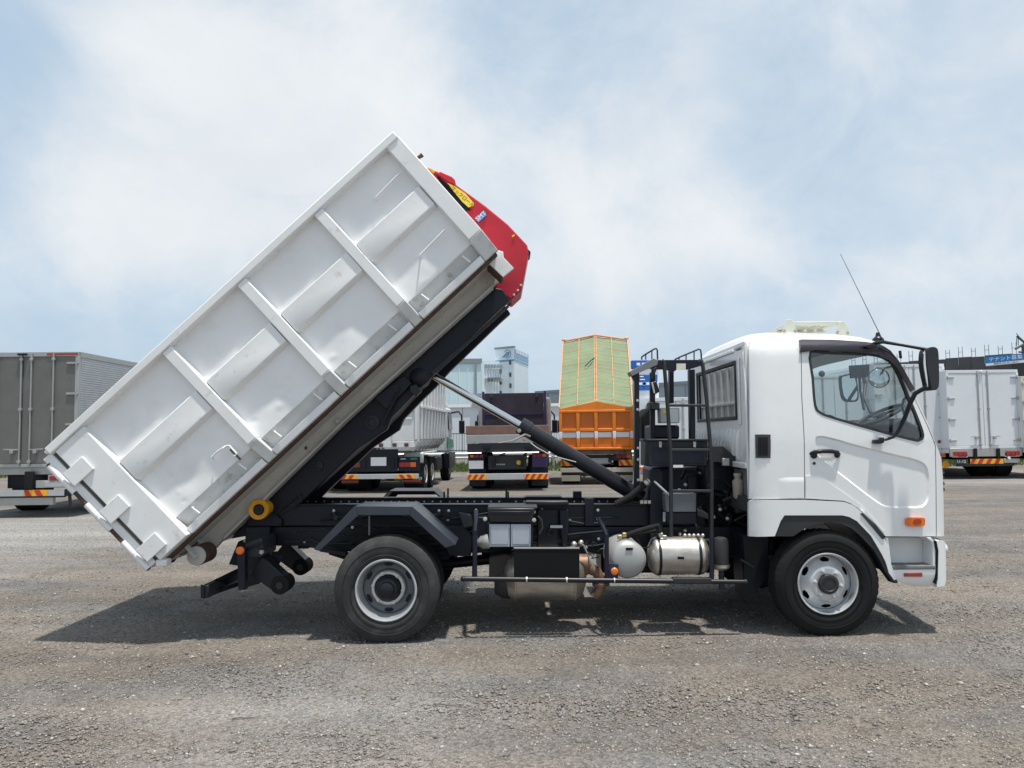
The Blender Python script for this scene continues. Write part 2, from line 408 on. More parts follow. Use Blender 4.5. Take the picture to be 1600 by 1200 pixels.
ys = sorted(set([-20, -5, 0, 2] + list(np.arange(3, 12.01, 0.06)) + [13, 14, 16, 18, 20, 24, 28, 34, 40, 60, 100, 200, 500, 1500, 3000]))
gv = []
for y in ys:
    for x in xs:
        near = max(0.0, min(1.0, (13 - abs(y)) / 3)) * max(0.0, min(1.0, (10 - abs(x)) / 3)) * (1 if y > 1 else 0)
        gv.append((x, y, ground_h(x, y) * near if near else 0.0))
w_ = len(xs)
gm = MB().add(gv, [(j * w_ + i, j * w_ + i + 1, (j + 1) * w_ + i + 1, (j + 1) * w_ + i) for j in range(len(ys) - 1) for i in range(len(xs) - 1)])
g = gm.build('ground', GROUND, smooth=80); g['kind'] = 'structure'

# loose stones: thousands nobody could count
def stone_mat():
    m = bpy.data.materials.new('loose stone'); m.use_nodes = True
    t = m.node_tree; N = t.nodes; L = t.links; b = N['Principled BSDF']; b.inputs['Roughness'].default_value = 0.9
    a = N.new('ShaderNodeAttribute'); a.attribute_name = 'tone'
    r = N.new('ShaderNodeValToRGB'); e = r.color_ramp.elements
    e[0].position = 0; e[0].color = (0.10, 0.095, 0.09, 1); e[1].position = 1; e[1].color = (0.50, 0.47, 0.43, 1)
    for p_, c in ((0.3, (0.20, 0.19, 0.18, 1)), (0.55, (0.26, 0.215, 0.17, 1)), (0.8, (0.31, 0.295, 0.275, 1))):
        q = e.new(p_); q.color = c
    L.new(a.outputs['Fac'], r.inputs[0]); L.new(r.outputs[0], b.inputs['Base Color'])
    return m
def stones(n, smin, smax, power, ymin, ymax):
    u = rng.random(n); y = ymin * (ymax / ymin) ** u          # more of them near the lens, where they show
    x = (rng.random(n) * 2 - 1) * (0.70 * y + 0.4)
    s = smin + (smax - smin) * rng.random(n) ** power
    base = np.array([(1, 0, 0), (0, 1, 0), (-1, 0, 0), (0, -1, 0), (0, 0, 1), (0, 0, -1), (.7, .7, .5), (-.7, .6, .5)], float)
    base = base[:6]
    V = base[None] * (1 + 0.45 * (rng.random((n, 6, 3)) - 0.5)) + 0.35 * (rng.random((n, 6, 3)) - 0.5)
    V = V * (s[:, None, None] * np.array([1, 0.8, 0.55])) * (0.7 + 0.6 * rng.random((n, 1, 3)))
    th = rng.random(n) * 6.283; c, sn = np.cos(th), np.sin(th)
    X = V[:, :, 0] * c[:, None] - V[:, :, 1] * sn[:, None] + x[:, None]
    Y = V[:, :, 0] * sn[:, None] + V[:, :, 1] * c[:, None] + y[:, None]
    Z = V[:, :, 2] + (s * 0.18)[:, None]
    co = np.stack([X, Y, Z], -1).reshape(-1, 3)
    tri = np.array([(0, 1, 4), (1, 2, 4), (2, 3, 4), (3, 0, 4), (1, 0, 5), (2, 1, 5), (3, 2, 5), (0, 3, 5)])
    F = (tri[None] + (np.arange(n) * 6)[:, None, None]).reshape(-1, 3)
    me = bpy.data.meshes.new('gravel'); nf = len(F)
    me.vertices.add(len(co)); me.vertices.foreach_set('co', co.ravel())
    me.loops.add(nf * 3); me.loops.foreach_set('vertex_index', F.ravel().astype(np.int32))
    me.polygons.add(nf); me.polygons.foreach_set('loop_start', np.arange(nf, dtype=np.int32) * 3)
    me.polygons.foreach_set('loop_total', np.full(nf, 3, np.int32))
    at_ = me.attributes.new('tone', 'FLOAT', 'POINT')
    at_.data.foreach_set('value', np.repeat(np.clip(rng.normal(0.52, 0.24, n), 0, 1), 6).astype(np.float32))
    me.update(calc_edges=True); me.validate()
    return me
STONE = stone_mat()
for nm, args, lab in (('gravel', (110000, 0.0035, 0.012, 2.0, 3.6, 16.0), 'fine grey and brown gravel strewn over the yard'),
                      ('pebbles', (6500, 0.008, 0.024, 3.0, 3.6, 14.0), 'larger loose stones scattered on the gravel yard')):
    me = stones(*args); me.materials.append(STONE)
    o = bpy.data.objects.new(nm, me); col.objects.link(o); tag(o, lab, 'gravel', kind='stuff')
# a few dry twigs lying on the yard
TWIG = mat('dry twig', (0.12, 0.10, 0.075), 0.9)
for k, (px, py, l, a) in enumerate(((385, 1108, .16, .15), (75, 1103, .12, .4), (858, 1040, .10, -.9), (700, 1092, .18, -.1))):
    d = CAMH * FPX / (py - 680); c = at(px, py, d); c.z = 0.012
    pts = [c + Vector((math.cos(a + .3 * math.sin(i)) * l * (i / 4 - .5), math.sin(a) * l * (i / 4 - .5), .004 * math.sin(i * 2))) for i in range(5)]
    o = MB().tube(pts, [.004, .0035, .003, .0025, .0015], 6).build('twig', TWIG)
    tag(o, ('thin dry twig on the gravel below the rear underrun bar', 'short dark twig near the lower left corner', 'small bent twig on the gravel in front of the rear wheel', 'long thin twig on the gravel at the bottom middle')[k], 'twig', 'twigs on the gravel')

# ------------------------------------------------------------------ verge, fence, guardrail
GRASS = mat('verge grass', (0.085, 0.13, 0.035), 0.9, var=0.35, vs_=8)
vb = MB().add([(-60, 36, .004), (60, 36, .004), (60, 46, .05), (-60, 46, .05)], [(0, 1, 2, 3)])
o = vb.build('grass_verge', mat('verge soil', (0.14, 0.13, 0.08), 0.95, var=0.3)); o['kind'] = 'structure'
n = 26000
gx = (rng.random(n) * 2 - 1) * 40; gy = 36 + rng.random(n) * 8; gh = 0.10 + 0.28 * rng.random(n) ** 2; gw = 0.03 + .03 * rng.random(n); ga = rng.random(n) * 6.28
co = np.zeros((n, 3, 3)); co[:, 0] = np.stack([gx - gw * np.cos(ga), gy - gw * np.sin(ga), np.zeros(n)], -1); co[:, 1] = np.stack([gx + gw * np.cos(ga), gy + gw * np.sin(ga), np.zeros(n)], -1)
co[:, 2] = np.stack([gx + .1 * (rng.random(n) - .5), gy + .1 * (rng.random(n) - .5), gh], -1)
me = bpy.data.meshes.new('grass'); me.from_pydata(co.reshape(-1, 3).tolist(), [], np.arange(n * 3).reshape(-1, 3).tolist()); me.materials.append(GRASS)
o = bpy.data.objects.new('grass', me); col.objects.link(o); tag(o, 'rough green grass on the verge behind the trucks', 'grass', kind='stuff')

ZINC = mat('galvanised rail', (0.55, 0.57, 0.58), 0.45, metal=0.5)
FENCEM = mat('dark fence steel', (0.03, 0.033, 0.035), 0.5)
gr = thing('guardrail', 'galvanised corrugated guardrail behind the parked trucks', 'guardrail', (0, 39, 0))
prof = [(0, .50), (-.04, .54), (-.04, .60), (0, .64), (0, .68), (-.04, .72), (-.04, .78), (0, .82)]
v = [(x, 39 + a, b) for x in (-40, 40) for a, b in prof]
MB().add(v, [(i, i + 1, i + 9, i + 8) for i in range(7)]).build('rail', ZINC, gr)
for x in range(-38, 40, 4): MB().lathe((x, 39.08, 0), (0, 0, 1), [(0, .06), (.8, .06)], 8).build('post', ZINC, gr)
fe = thing('mesh_fence', 'dark steel mesh fence beyond the guardrail', 'fence', (0, 41, 0))
fm = MB()
for x in np.arange(-12, 22, 0.14): fm.box(x - .008, x + .008, 40.99, 41.0, .1, 1.78)
for z in (.12, .9, 1.76): fm.box(-12, 22, 41.002, 41.02, z - .02, z + .02)
stuff(fm.build('bars', FENCEM, fe, smooth=0))
for x in np.arange(-12, 22.1, 2.0): MB().box(x - .03, x + .03, 41.025, 41.085, 0, 1.85).build('post', FENCEM, fe)

# ------------------------------------------------------------------ buildings
PALEBLUE = mat('pale blue cladding', (0.58, 0.73, 0.77), 0.6, var=0.04, vs_=.3)
PALEBLUE2 = mat('pale blue white cladding', (0.70, 0.78, 0.81), 0.6, var=0.03, vs_=.3)
BLUEBAND = mat('blue sign band', (0.22, 0.40, 0.60), 0.5, var=0.05)
STEELBLUE = mat('blue emblem paint', (0.10, 0.26, 0.42), 0.5)
GREYCLAD = mat('grey cladding', (0.31, 0.355, 0.395), 0.6, var=0.06, vs_=.3)
GREYTRIM = mat('grey trim', (0.24, 0.265, 0.29), 0.6)
WHITECLAD = mat('white cladding', (0.62, 0.655, 0.68), 0.6, var=0.04, vs_=.5)
DGLASS = GLASS_B
# pale blue factory with sign tower, about 110 m away
D1 = 110.0
fac = thing('factory_building', 'pale blue factory with a taller sign tower far behind the purple truck', 'building', (at(700, 680, D1).x, D1, 0))
def X1(px, D=D1): return at(px, 620, D).x
def Z1(px, py, D=D1): return at(px, py, D).z
xa, xb, xc, xd = X1(560), X1(752), X1(774), X1(804)
zt = Z1(752, 562)
MB().box(xa, xb, D1, D1 + 30, 0, zt).build('wall', PALEBLUE, fac)
MB().box(xa - .2, xb + .15, D1 - .18, D1 - .02, zt - .5, zt + .15).build('roof_edge', GREYTRIM, fac)
MB().box(X1(744) - .12, X1(744) + .12, D1 - .3, D1 - .02, 0, zt - .5).build('downpipe', GREYTRIM, fac)
for i in range(14):
    x = xa + (xb - xa) * (i + .5) / 14
    MB().box(x - .06, x + .06, D1 - .08, D1 - .0, 0, zt - .55).build('cladding_rib', PALEBLUE2, fac)
w2 = MB().hexa([(xb + .02, D1 + .4, 0), (xc + 2, D1 + 2.4, 0), (xc + 2, D1 + 28, 0), (xb + .02, D1 + 28, 0), (xb + .02, D1 + .4, zt - .1), (xc + 2, D1 + 2.4, zt - .1), (xc + 2, D1 + 28, zt - .1), (xb + .02, D1 + 28, zt - .1)]).build('side_wall', PALEBLUE2, fac)
for py in (571, 593):
    for i in range(6):
        x = xb + .5 + i * .42; z = Z1(760, py)
        MB().box(x, x + .34, D1 + .28 + (x - xb) * .42, D1 + .5 + (x - xb) * .42, z - .25, z + .22).build('louvre', GREYCLAD, fac)
bz = Z1(772, 590); bl = MB()
bl.box(X1(762), X1(783), D1 - .6, D1 + .9, bz - .15, bz).build('balcony', GREYTRIM, fac)
for i, px in enumerate((763, 767, 771, 775, 779, 782.5)): MB().box(X1(px) - .04, X1(px) + .04, D1 - .58, D1 - .5, bz + .01, bz + 1.0).build('rail_post', GREYTRIM, fac)
MB().box(X1(762), X1(783), D1 - .6, D1 - .52, bz + 1.0, bz + 1.08).build('handrail', GREYTRIM, fac)
tz = Z1(790, 545, D1 + 1.5)
# the tower: near face square to us, right face turned away
A_, B_, C_ = Vector((xc, D1 + 2.2)), Vector((xd, D1 + .2)), Vector((X1(826, D1 + 9), D1 + 9.0))
Dd = A_ + (C_ - B_)
tw = MB().hexa([(*A_, 0), (*B_, 0), (*C_, 0), (*Dd, 0), (*A_, tz), (*B_, tz), (*C_, tz), (*Dd, tz)]).build('tower', PALEBLUE2, fac)
def face_box(p, q, u0, u1, z0, z1, d0, d1):
    e = (q - p); nrm = Vector((e.y, -e.x)).normalized()
    if nrm.y > 0: nrm = -nrm
    a, b = p + e * u0, p + e * u1
    pts = [a + nrm * d0, b + nrm * d0, b + nrm * d1, a + nrm * d1]
    return MB().hexa([(*t, z0) for t in pts] + [(*t, z1) for t in pts])
left_z = lambda py: Z1(790, py, D1 + 1.2)
face_box(A_, B_, 0, 1, left_z(565), left_z(562.5), .01, .06).build('stripe', STEELBLUE, fac)
face_box(A_, B_, -.02, 1.01, tz, tz + .25, -.3, .12).build('roof_edge', GREYTRIM, fac)
for (u, py) in ((.8, 567), (.8, 586), (.8, 603), (.28, 580), (.28, 597), (.28, 614)):
    face_box(A_, B_, u - .05, u + .05, left_z(py) - .3, left_z(py) + .3, .01, .08).build('window', DGLASS, fac)
right_z = lambda py: Z1(815, py, D1 + 4.6)
face_box(B_, C_, 0.0, 1, right_z(556), right_z(550), .01, .06).build('sign_band', BLUEBAND, fac)
face_box(B_, C_, 0.0, 1, right_z(563), right_z(557.5), .01, .06).build('sign_band', BLUEBAND, fac)
face_box(B_, C_, 0.0, 1, right_z(567), right_z(565), .01, .06).build('sign_band', BLUEBAND, fac)
for i in range(7):
    u = .12 + i * .118
    face_box(B_, C_, u, u + .075, right_z(555.2), right_z(550.8), .07, .10).build('sign_letter', WHITEP, fac)
ec = A_.lerp(B_, .66); ez = left_z(553.5); ndir = Vector((B_ - A_)); ndir = Vector((ndir.y, -ndir.x)).normalized(); ndir = ndir if ndir.y < 0 else -ndir
ex = (B_ - A_).normalized()
def epl(pts, name):
    v0 = [(*(ec + ex * a + ndir * .02), ez + b) for a, b in pts]; v1 = [(*(ec + ex * a + ndir * .07), ez + b) for a, b in pts]; k = len(pts)
    MB().add(v0 + v1, [tuple(range(k)), tuple(range(2 * k - 1, k - 1, -1))] + [(i, (i + 1) % k, k + (i + 1) % k, k + i) for i in range(k)]).build(name, STEELBLUE, fac)
er = .54
for i in range(20):
    a0, a1 = R(-130 + i * 14), R(-130 + (i + 1) * 14 + .5)
    epl([(er * math.cos(a0), er * math.sin(a0)), (er * math.cos(a1), er * math.sin(a1)), (er * 1.12 * math.cos(a1), er * 1.12 * math.sin(a1)), (er * 1.12 * math.cos(a0), er * 1.12 * math.sin(a0))], 'emblem_ring')
epl([(-.95, -.42), (-.05, .30), (.08, .30), (-.55, -.42)], 'emblem_stroke'); epl([(-.30, -.36), (.25, .30), (.38, .30), (.12, -.36)], 'emblem_stroke')

# long grey warehouse, nearer on the right
gw_ = thing('grey_warehouse', 'long blue grey warehouse behind the orange dump truck', 'building', (at(960, 680, 110).x, 110, 0))
pa, pb = at(838, 612.5, 128), at(1150, 588, 102)
MB().hexa([(pa.x, pa.y, 0), (pb.x, pb.y, 0), (pb.x + 3, pb.y + 20, 0), (pa.x + 3, pa.y + 20, 0), (pa.x, pa.y, pa.z), (pb.x, pb.y, pa.z), (pb.x + 3, pb.y + 20, pa.z), (pa.x + 3, pa.y + 20, pa.z)]).build('wall', GREYCLAD, gw_)
p2, q2 = Vector((pa.x, pa.y)), Vector((pb.x, pb.y))
face_box(p2, q2, -.005, 1.005, pa.z - .35, pa.z + .12, .02, .2).build('roof_edge', GREYTRIM, gw_)
for i in range(1, 14): face_box(p2, q2, i / 14 - .002, i / 14 + .002, 0, pa.z - .4, .01, .07).build('cladding_rib', GREYTRIM, gw_)
face_box(p2, q2, 0, 1, 0, pa.z * .58, .08, .16).build('lower_wall', WHITECLAD, gw_)

# white low building nearer, behind the purple truck
D3 = 62.0
wl = thing('white_building', 'low white flat roofed building behind the white dump truck cab', 'building', (at(740, 680, D3).x, D3, 0))
x0, x1 = at(670, 640, D3).x, at(985, 640, D3).x; z3 = at(725, 633, D3).z
MB().box(x0, x1, D3, D3 + 14, 0, z3).build('wall', WHITECLAD, wl)
MB().box(x0 - .1, x1 + .1, D3 - .12, D3 - .01, z3 - .18, z3 + .06).build('roof_edge', WHITEP, wl)
for i in range(1, 12):
    x = x0 + (x1 - x0) * i / 12
    MB().box(x - .02, x + .02, D3 - .03, D3 - .005, 0, z3 - .2).build('panel_joint', GREYTRIM, wl)
MB().box(at(738, 660, D3).x, at(757, 660, D3).x, D3 - .25, D3 - .04, z3 - .1, z3 + .9).build('roof_unit', GREYCLAD, wl)

# dark sheeted building site on the right
D4 = 70.0
site = thing('building_site', 'building site wrapped in dark grey sheeting behind the white box trucks', 'building', (at(1500, 680, D4).x, D4, 0))
SHEET = mat('dark safety sheeting', (0.075, 0.075, 0.085), 0.7, var=0.2, vs_=.8)
SCAF = mat('scaffold tube', (0.16, 0.16, 0.17), 0.5, metal=0.4)
s0, s1 = at(1330, 571, D4 + 6), at(1625, 549, D4 - 4)
sa, sb = Vector((s0.x, s0.y)), Vector((s1.x, s1.y))
NP = 15
for i in range(NP):
    u0, u1 = i / NP + .0006, (i + 1) / NP - .0006
    za = s0.z + (s1.z - s0.z) * (u0 + u1) / 2
    face_box(sa, sb, u0, u1, 0, za - (i % 3 == 1) * .06, -.1 - .05 * (i % 2), .0 - .05 * (i % 2)).build('sheeting', SHEET, site)
    for du in (0.0, .3):
        face_box(sa, sb, u0 + du / NP, u0 + du / NP + .0025, 0, za + .75 + .18 * (i % 2), -.16, -.12).build('scaffold_pole', SCAF, site)
    face_box(sa, sb, u0, u0 + .3 / NP, za + .45, za + .49, -.17, -.16).build('scaffold_brace', SCAF, site)
face_box(sa, sb, 0.003, .997, 0, s0.z - .6, -9, -.2).build('frame', GREYTRIM, site)
ban = thing('banner', 'blue and white rental banner hung on the dark building site', 'banner', (at(1563, 565, D4 - 4.6).x, D4 - 4.6, 0))
b0, b1 = at(1533, 559, D4 - 3.2), at(1594, 553, D4 - 4.6)
ba, bb = Vector((b0.x, b0.y - .6)), Vector((b1.x, b1.y - .6))
hb = at(1533, 559, D4 - 3.2).z - at(1533, 573, D4 - 3.2).z
def bq(u0, u1, v0, v1, d, m_, nm):
    e = bb - ba; nr = Vector((e.y, -e.x)).normalized(); nr = nr if nr.y < 0 else -nr
    P = []
    for dd in (d, d - .02):
        for u, v_ in ((u0, v0), (u1, v0), (u1, v1), (u0, v1)):
            q = ba + e * u + nr * dd; P.append((q.x, q.y, b0.z + (b1.z - b0.z) * u - hb * v_))
    return MB().hexa(P).build(nm, m_, ban)
bq(0, 1, 0, .72, .02, mat('banner blue', (0.02, 0.20, 0.50), 0.6), 'blue_cloth'); bq(0, 1, .72, 1, .02, WHITEP, 'white_cloth')
e3 = Vector((bb.x - ba.x, bb.y - ba.y, b1.z - b0.z))
mid = lambda u, v_: Vector((ba.x + (bb.x - ba.x) * u, ba.y + (bb.y - ba.y) * u - .06, b0.z + (b1.z - b0.z) * u - hb * v_))
text('テナント募集', hb * .52, mid(.5, .37), e3, (0, 0, 1), WHITEP, ban, sx=1.02)
text('事業用 090-4611-5615', hb * .23, mid(.5, .86), e3, (0, 0, 1), BLACKP, ban, sx=1.05)
# lattice crane boom at the right edge
cr = thing('crane', 'dark lattice crane jib rising above the building site at right edge', 'crane', (at(1606, 680, 66).x, 66, 0))
def cp_(px, py, D=66): return at(px, py, D)
CRM = mat('crane steel', (0.06, 0.065, 0.06), 0.6)
for a, b, r_ in (((1589, 525), (1612, 545), .09), ((1586.5, 545.5), (1606, 534), .09), ((1589, 526), (1588, 541), .03), ((1591, 527), (1591, 540), .03), ((1598, 540), (1604, 585), .12), ((1592, 550), (1602, 550), .08), ((1597, 541), (1597, 552), .04), ((1600, 535), (1588, 521), .03)):
    MB().tube([cp_(*a), cp_(*b)], r_, 6).build('jib_member', CRM, cr)
MB().box(cp_(1600, 600).x, cp_(1640, 600).x, 65.5, 67, 0, cp_(1600, 556).z).build('mast', CRM, cr)

# ------------------------------------------------------------------ background trucks
TAPE_Y = mat('yellow reflective tape', (0.85, 0.42, 0.03), 0.4, var=0.03); TAPE_R = mat('red reflective tape', (0.55, 0.035, 0.02), 0.4, var=0.03)
TAPE_W = mat('grey white tape', (0.43, 0.44, 0.44), 0.45, var=0.08)
BXW = mat('white box body', (0.72, 0.745, 0.765), 0.4, var=0.03, vs_=1.5, coat=0.2)
BXG = mat('grey checker door', (0.175, 0.17, 0.157), 0.45, metal=0.35, var=0.10, vs_=3, bump=0.5, bs=90)
BXS = mat('corrugated silver side', (0.52, 0.54, 0.55), 0.35, metal=0.5, var=0.06)
TRIM = mat('aluminium trim', (0.42, 0.42, 0.40), 0.4, metal=0.5, var=0.08)
ROD = mat('galvanised rod', (0.40, 0.40, 0.39), 0.4, metal=0.5)
DUMPW = mat('worn white dump body', (0.66, 0.665, 0.66), 0.5, var=0.08, vs_=2, dirt=((0.30, 0.20, 0.13), 0.66, 0.74, 5.0, 0.8))
PURPLE = mat('purple paint', (0.035, 0.018, 0.085), 0.4, var=0.15)
PURPLE_D = mat('scraped purple brown board', (0.030, 0.019, 0.034), 0.6, var=0.4, vs_=2, dirt=((0.20, 0.12, 0.09), 0.64, 0.70, 8.0, .8))
RUSTB = mat('rust brown plank', (0.19, 0.11, 0.085), 0.7, var=0.2, vs_=4)
ORANGE = mat('orange truck paint', (0.78, 0.22, 0.012), 0.45, var=0.12, vs_=3, dirt=((0.35, 0.13, 0.03), 0.58, 0.8, 5.0, 0.5))
ORANGE_D = mat('orange recess paint', (0.62, 0.155, 0.008), 0.5, var=0.1, vs_=2)
ORROPE = mat('faded orange frame', (0.70, 0.34, 0.16), 0.55, var=0.08)
TARP = mat('green tarpaulin', (0.185, 0.245, 0.14), 0.75, var=0.18, vs_=1.2, bump=0.25, bs=3)
GREENP = mat('green cab stripe', (0.01, 0.22, 0.12), 0.4)
LAMPC = mat('clear lamp', (0.6, 0.6, 0.58), 0.3)

def lwheel(root, x, y, r=.5, w=.28, nm='wheel'):
    """background wheel, axis along x"""
    s = 1 if x > 0 else -1
    o = MB().lathe((x, y, r), (s, 0, 0), [(-w, r * .55), (-w, r * .93), (-w + .03, r), (-.03, r), (0, r * .93), (.005, r * .62), (-.02, r * .57)], 32, True).build(nm, RUBBER, root)
    MB().lathe((x, y, r), (s, 0, 0), [(-.06, r * .56), (.008, r * .57), (.006, r * .52), (-.07, r * .44), (-.07, r * .3), (-.02, r * .26), (.0, r * .12)], 24).build('rim', RIM, o)
    return o
def tape(root, x0, x1, z0, z1, y, n, flip=1, nm='reflective_tape', lean=.6, col0=0):
    """diagonal striped reflective plate"""
    base = MB().box(x0, x1, y, y + .02, z0, z1).build(nm, TAPE_Y, root)
    w = (x1 - x0) / n; h = z1 - z0
    for i in range(n):
        if i % 2 != col0: continue
        a, b = x0 + i * w, x0 + (i + 1) * w; k = h * lean * flip / 2
        cl = lambda t: max(x0, min(x1, t))
        MB().prism([(cl(a - k), z0 + .002), (cl(b - k), z0 + .002), (cl(b + k), z1 - .002), (cl(a + k), z1 - .002)], y - .006, y - .001).build('stripe', TAPE_R, base)
def plate(root, x0, x1, z0, z1, y, m_=None): return MB().box(x0, x1, y, y + .015, z0, z1).build('number_plate', m_ or WHITEP, root)

def box_truck(label, X, D, yaw=0, W=2.42, H=2.42, zf=0.98, L=6.6, body=BXW, door=BXW, side=BXW, trim=BXW, rods=(-.5, -.16, .16, .5), tall=True, group=None, ribs=0):
    t = thing('box_truck', label, 'truck', (0, 0, 0), group, local=True)
    h = W / 2
    MB().box(-h, h, .06, L, zf, zf + H).build('cargo_box', side, t, .01)
    MB().box(-h, h, 0, .058, zf + H - .10, zf + H + .0).build('top_frame', trim, t, .006)
    MB().box(-h, h, 0, .058, zf, zf + .07).build('sill', trim, t, .006)
    for s in (-1, 1): MB().box(s * h - .04 - .03 * s, s * h + .04 - .03 * s, -.002, .058, zf + .07, zf + H - .10).build('corner_post', trim, t, .006)
    for s in (-1, 1):
        d = MB().box(min(s * .008, s * (h - .075)), max(s * .008, s * (h - .075)), .012, .05, zf + .08, zf + H - .11).build('rear_door', door, t, .005)
        for k in range(4):
            z = zf + .25 + k * (H - .5) / 3
            MB().box(s * (h - .12) - .13, s * (h - .12) + .13, -.022, .010, z - .022, z + .022).build('hinge', ROD, d, .004)
            MB().lathe((s * (h - .035), -.018, z - .06), (0, 0, 1), [(0, .018), (.12, .018)], 8).build('hinge_pin', ROD, d)
    for x in rods:
        r_ = MB().tube([(x, -.02, zf + .03), (x, -.02, zf + H - .03)], .019, 8).build('lock_rod', ROD, t)
        for z in (zf + .12, zf + H * .5, zf + H - .16): MB().box(x - .035, x + .035, -.045, .010, z - .03, z + .03).build('rod_bracket', ROD, r_, .004)
    for x in rods[1:3] if len(rods) == 4 else rods:
        s = 1 if x > 0 else -1
        MB().beam((x, -.05, zf + .38), (x + s * .32, -.05, zf + .39), .03, .025).build('lock_handle', ROD, t, .004)
        MB().box(x + s * .14 - .04, x + s * .14 + .04, -.075, .01, zf + .30, zf + .37).build('handle_catch', ROD, t, .006)
    if ribs:
        for s in (-1, 1):
            for k in range(ribs):
                z = zf + .08 + (H - .2) * k / ribs
                MB().prism([(s * h, z), (s * (h + .014), z + .012), (s * (h + .014), z + .03), (s * h, z + .042)], .1, L - .05).build('side_rib', side, t, smooth=0)
            MB().box(s * h + (0 if s > 0 else -.02), s * h + (.02 if s > 0 else 0), .06, L, zf + H - .12, zf + H - .005).build('top_rail', trim, t)
    MB().box(-h + .05, h - .05, .08, L, zf - .16, zf - .002).build('floor_frame', trim, t, .005)
    MB().box(-.45, .45, .3, L + 1.5, .62, zf - .165).build('chassis', BLACK, t)
    for s in (-1, 1):
        MB().box(s * .86 - .24, s * .86 + .24, -.02, .07, zf - .30, zf - .17).build('light_panel', trim, t, .005)
        for k, m_ in enumerate((ORANGE_L, RED_L, RED_L)):
            x = s * (1.03 - k * .15); MB().box(x - .07, x + .07, -.045, -.022, zf - .285, zf - .19).build('rear_lamp', m_, t, .01)
        for yy in (2.0, ): lwheel(t, s * (h - .03), yy, .42, .55)
        lwheel(t, s * (h - .06), L + .6, .42, .26)
    MB().box(-.95, .95, .02, .12, .43, .55).build('underrun_bar', DKGREY, t, .01)
    # cab
    cz = zf + 1.55
    MB().hexa([(-1.05, L + .12, .7), (1.05, L + .12, .7), (1.05, L + 2.0, .7), (-1.05, L + 2.0, .7), (-.98, L + .14, cz), (.98, L + .14, cz), (.98, L + 1.65, cz), (-.98, L + 1.65, cz)]).build('cab', body, t, .05)
    t.location = (X, D, 0); t.rotation_euler = (0, 0, yaw)
    return t

# grey box truck at the left edge
D = 17.2
xr = at(121, 640, D).x
zb_, zt_ = at(60, 730, D).z, at(60, 550, D).z
t = box_truck('grey box truck with checkered rear doors at the left edge', xr - 1.21, D, 0, H=zt_ - zb_, zf=zb_, L=7.5, body=BXS, door=BXG, side=BXS, trim=TRIM, rods=(-.55, -.02, .2, .68), ribs=46)
h = 1.21; zf = zb_
for o, a, b in ((MB(), .52, .8),):
    o.box(a, 1.19, -.012, -.003, zf + zt_ - zb_ - .075, zf + zt_ - zb_ - .03).build('red_marker_strip', REFL_R, t)
MB().box(-.1, .1, -.06, -.004, zf + zt_ - zb_ - .07, zf + zt_ - zb_ - .03).build('roof_lamp', BLACK, t, .01)
tape(t, -1.15, -.42, .47, .60, -.03, 6, -1); MB().box(-.415, .115, -.03, -.01, .47, .60).build('grey_tape', TAPE_W, t)
tape(t, .12, .62, .47, .60, -.03, 4, -1); MB().box(.625, .98, -.03, -.01, .47, .60).build('grey_tape', TAPE_W, t)
MB().box(.985, 1.1, -.028, .06, .46, .61).build('bumper_end', BLACK, t, .01)
MB().box(-.9, .7, .05, .16, .27, .46).build('lower_bumper', TRIM, t, .01)
for x in (-.72, .22): MB().box(x - .09, x + .09, -.06, .02, .62, 1.0).build('buffer', RUBBER, t, .015)
MB().box(.35, 1.12, -.01, .06, .64, .80).build('lamp_bar', TRIM, t, .01); MB().box(.55, 1.05, -.035, -.012, .66, .78).build('plate_holder', TAPE_W, t, .006)
MB().tube([(1.03, .1, .46), (1.05, .12, .2)], .035, 8).build('mud_hanger', DKGREY, t)

# white box trucks on the right
grp = 'white box trucks parked on the right'
D = 26.5
xm = at(1537, 640, D).x; zb_ = at(1537, 700, D).z; zt_ = at(1537, 578, D).z
t = box_truck('white box truck with two rear lock rods under the blue banner', xm, D, 0, W=2.4, H=zt_ - zb_, zf=zb_, rods=(-.16, .16), group=grp)
base_z = zb_
tape(t, -.55, .55, base_z - .52, base_z - .36, -.04, 8, 1)
for i, m_ in enumerate((BXW,)): MB().box(-1.2, 1.2, -.02, .05, base_z - .28, base_z - .003).build('rear_sill', TRIM, t, .01)
for s in (-1, 1):
    MB().box(s * .38 - .05, s * .38 + .05, -.09, -.022, base_z - .33, base_z - .01).build('buffer', RUBBER, t, .012)
    for k in range(3): MB().box(s * (1.02 - .15 * k) - .07, s * (1.02 - .15 * k) + .07, -.06, -.023, base_z - .24, base_z - .11).build('rear_lamp', RED_L, t, .008)
plate(t, -1.08, -.62, base_z - .52, base_z - .36, -.03, mat('dark green plate', (0.02, 0.05, 0.04), .4)); text('11-12', .13, (-.85, -.036, base_z - .44), (1, 0, 0), (0, 0, 1), WHITEP, t)
MB().box(.58, 1.1, -.03, .05, base_z - .50, base_z - .36).build('bumper_bar', TRIM, t, .01)
MB().lathe((.72, -.05, base_z - .34), (0, -1, 0), [(0, .045), (.04, .045)], 12).build('work_lamp', WHITEP, t)
MB().lathe((1.08, .005, base_z + .25), (0, -1, 0), [(0, .06), (.006, .06)], 14).build('yellow_sticker', YSTICK, t)
MB().box(-.08, .0, -.05, -.005, base_z + zt_ - zb_ - .07, base_z + zt_ - zb_ - .02).build('roof_lamp', WHITEP, t, .01)
D = 27.0
xm = at(1423, 640, D).x; zt2 = at(1423, 569, D).z
t = box_truck('white box truck partly hidden behind the cab mirror', xm, D, 0, W=2.4, H=zt2 - zb_, zf=zb_, rods=(-.5, -.16, .16, .5), group=grp)
MB().lathe((.92, .005, base_z + .22), (0, -1, 0), [(0, .06), (.006, .06)], 14).build('red_sticker', REFL_R, t)
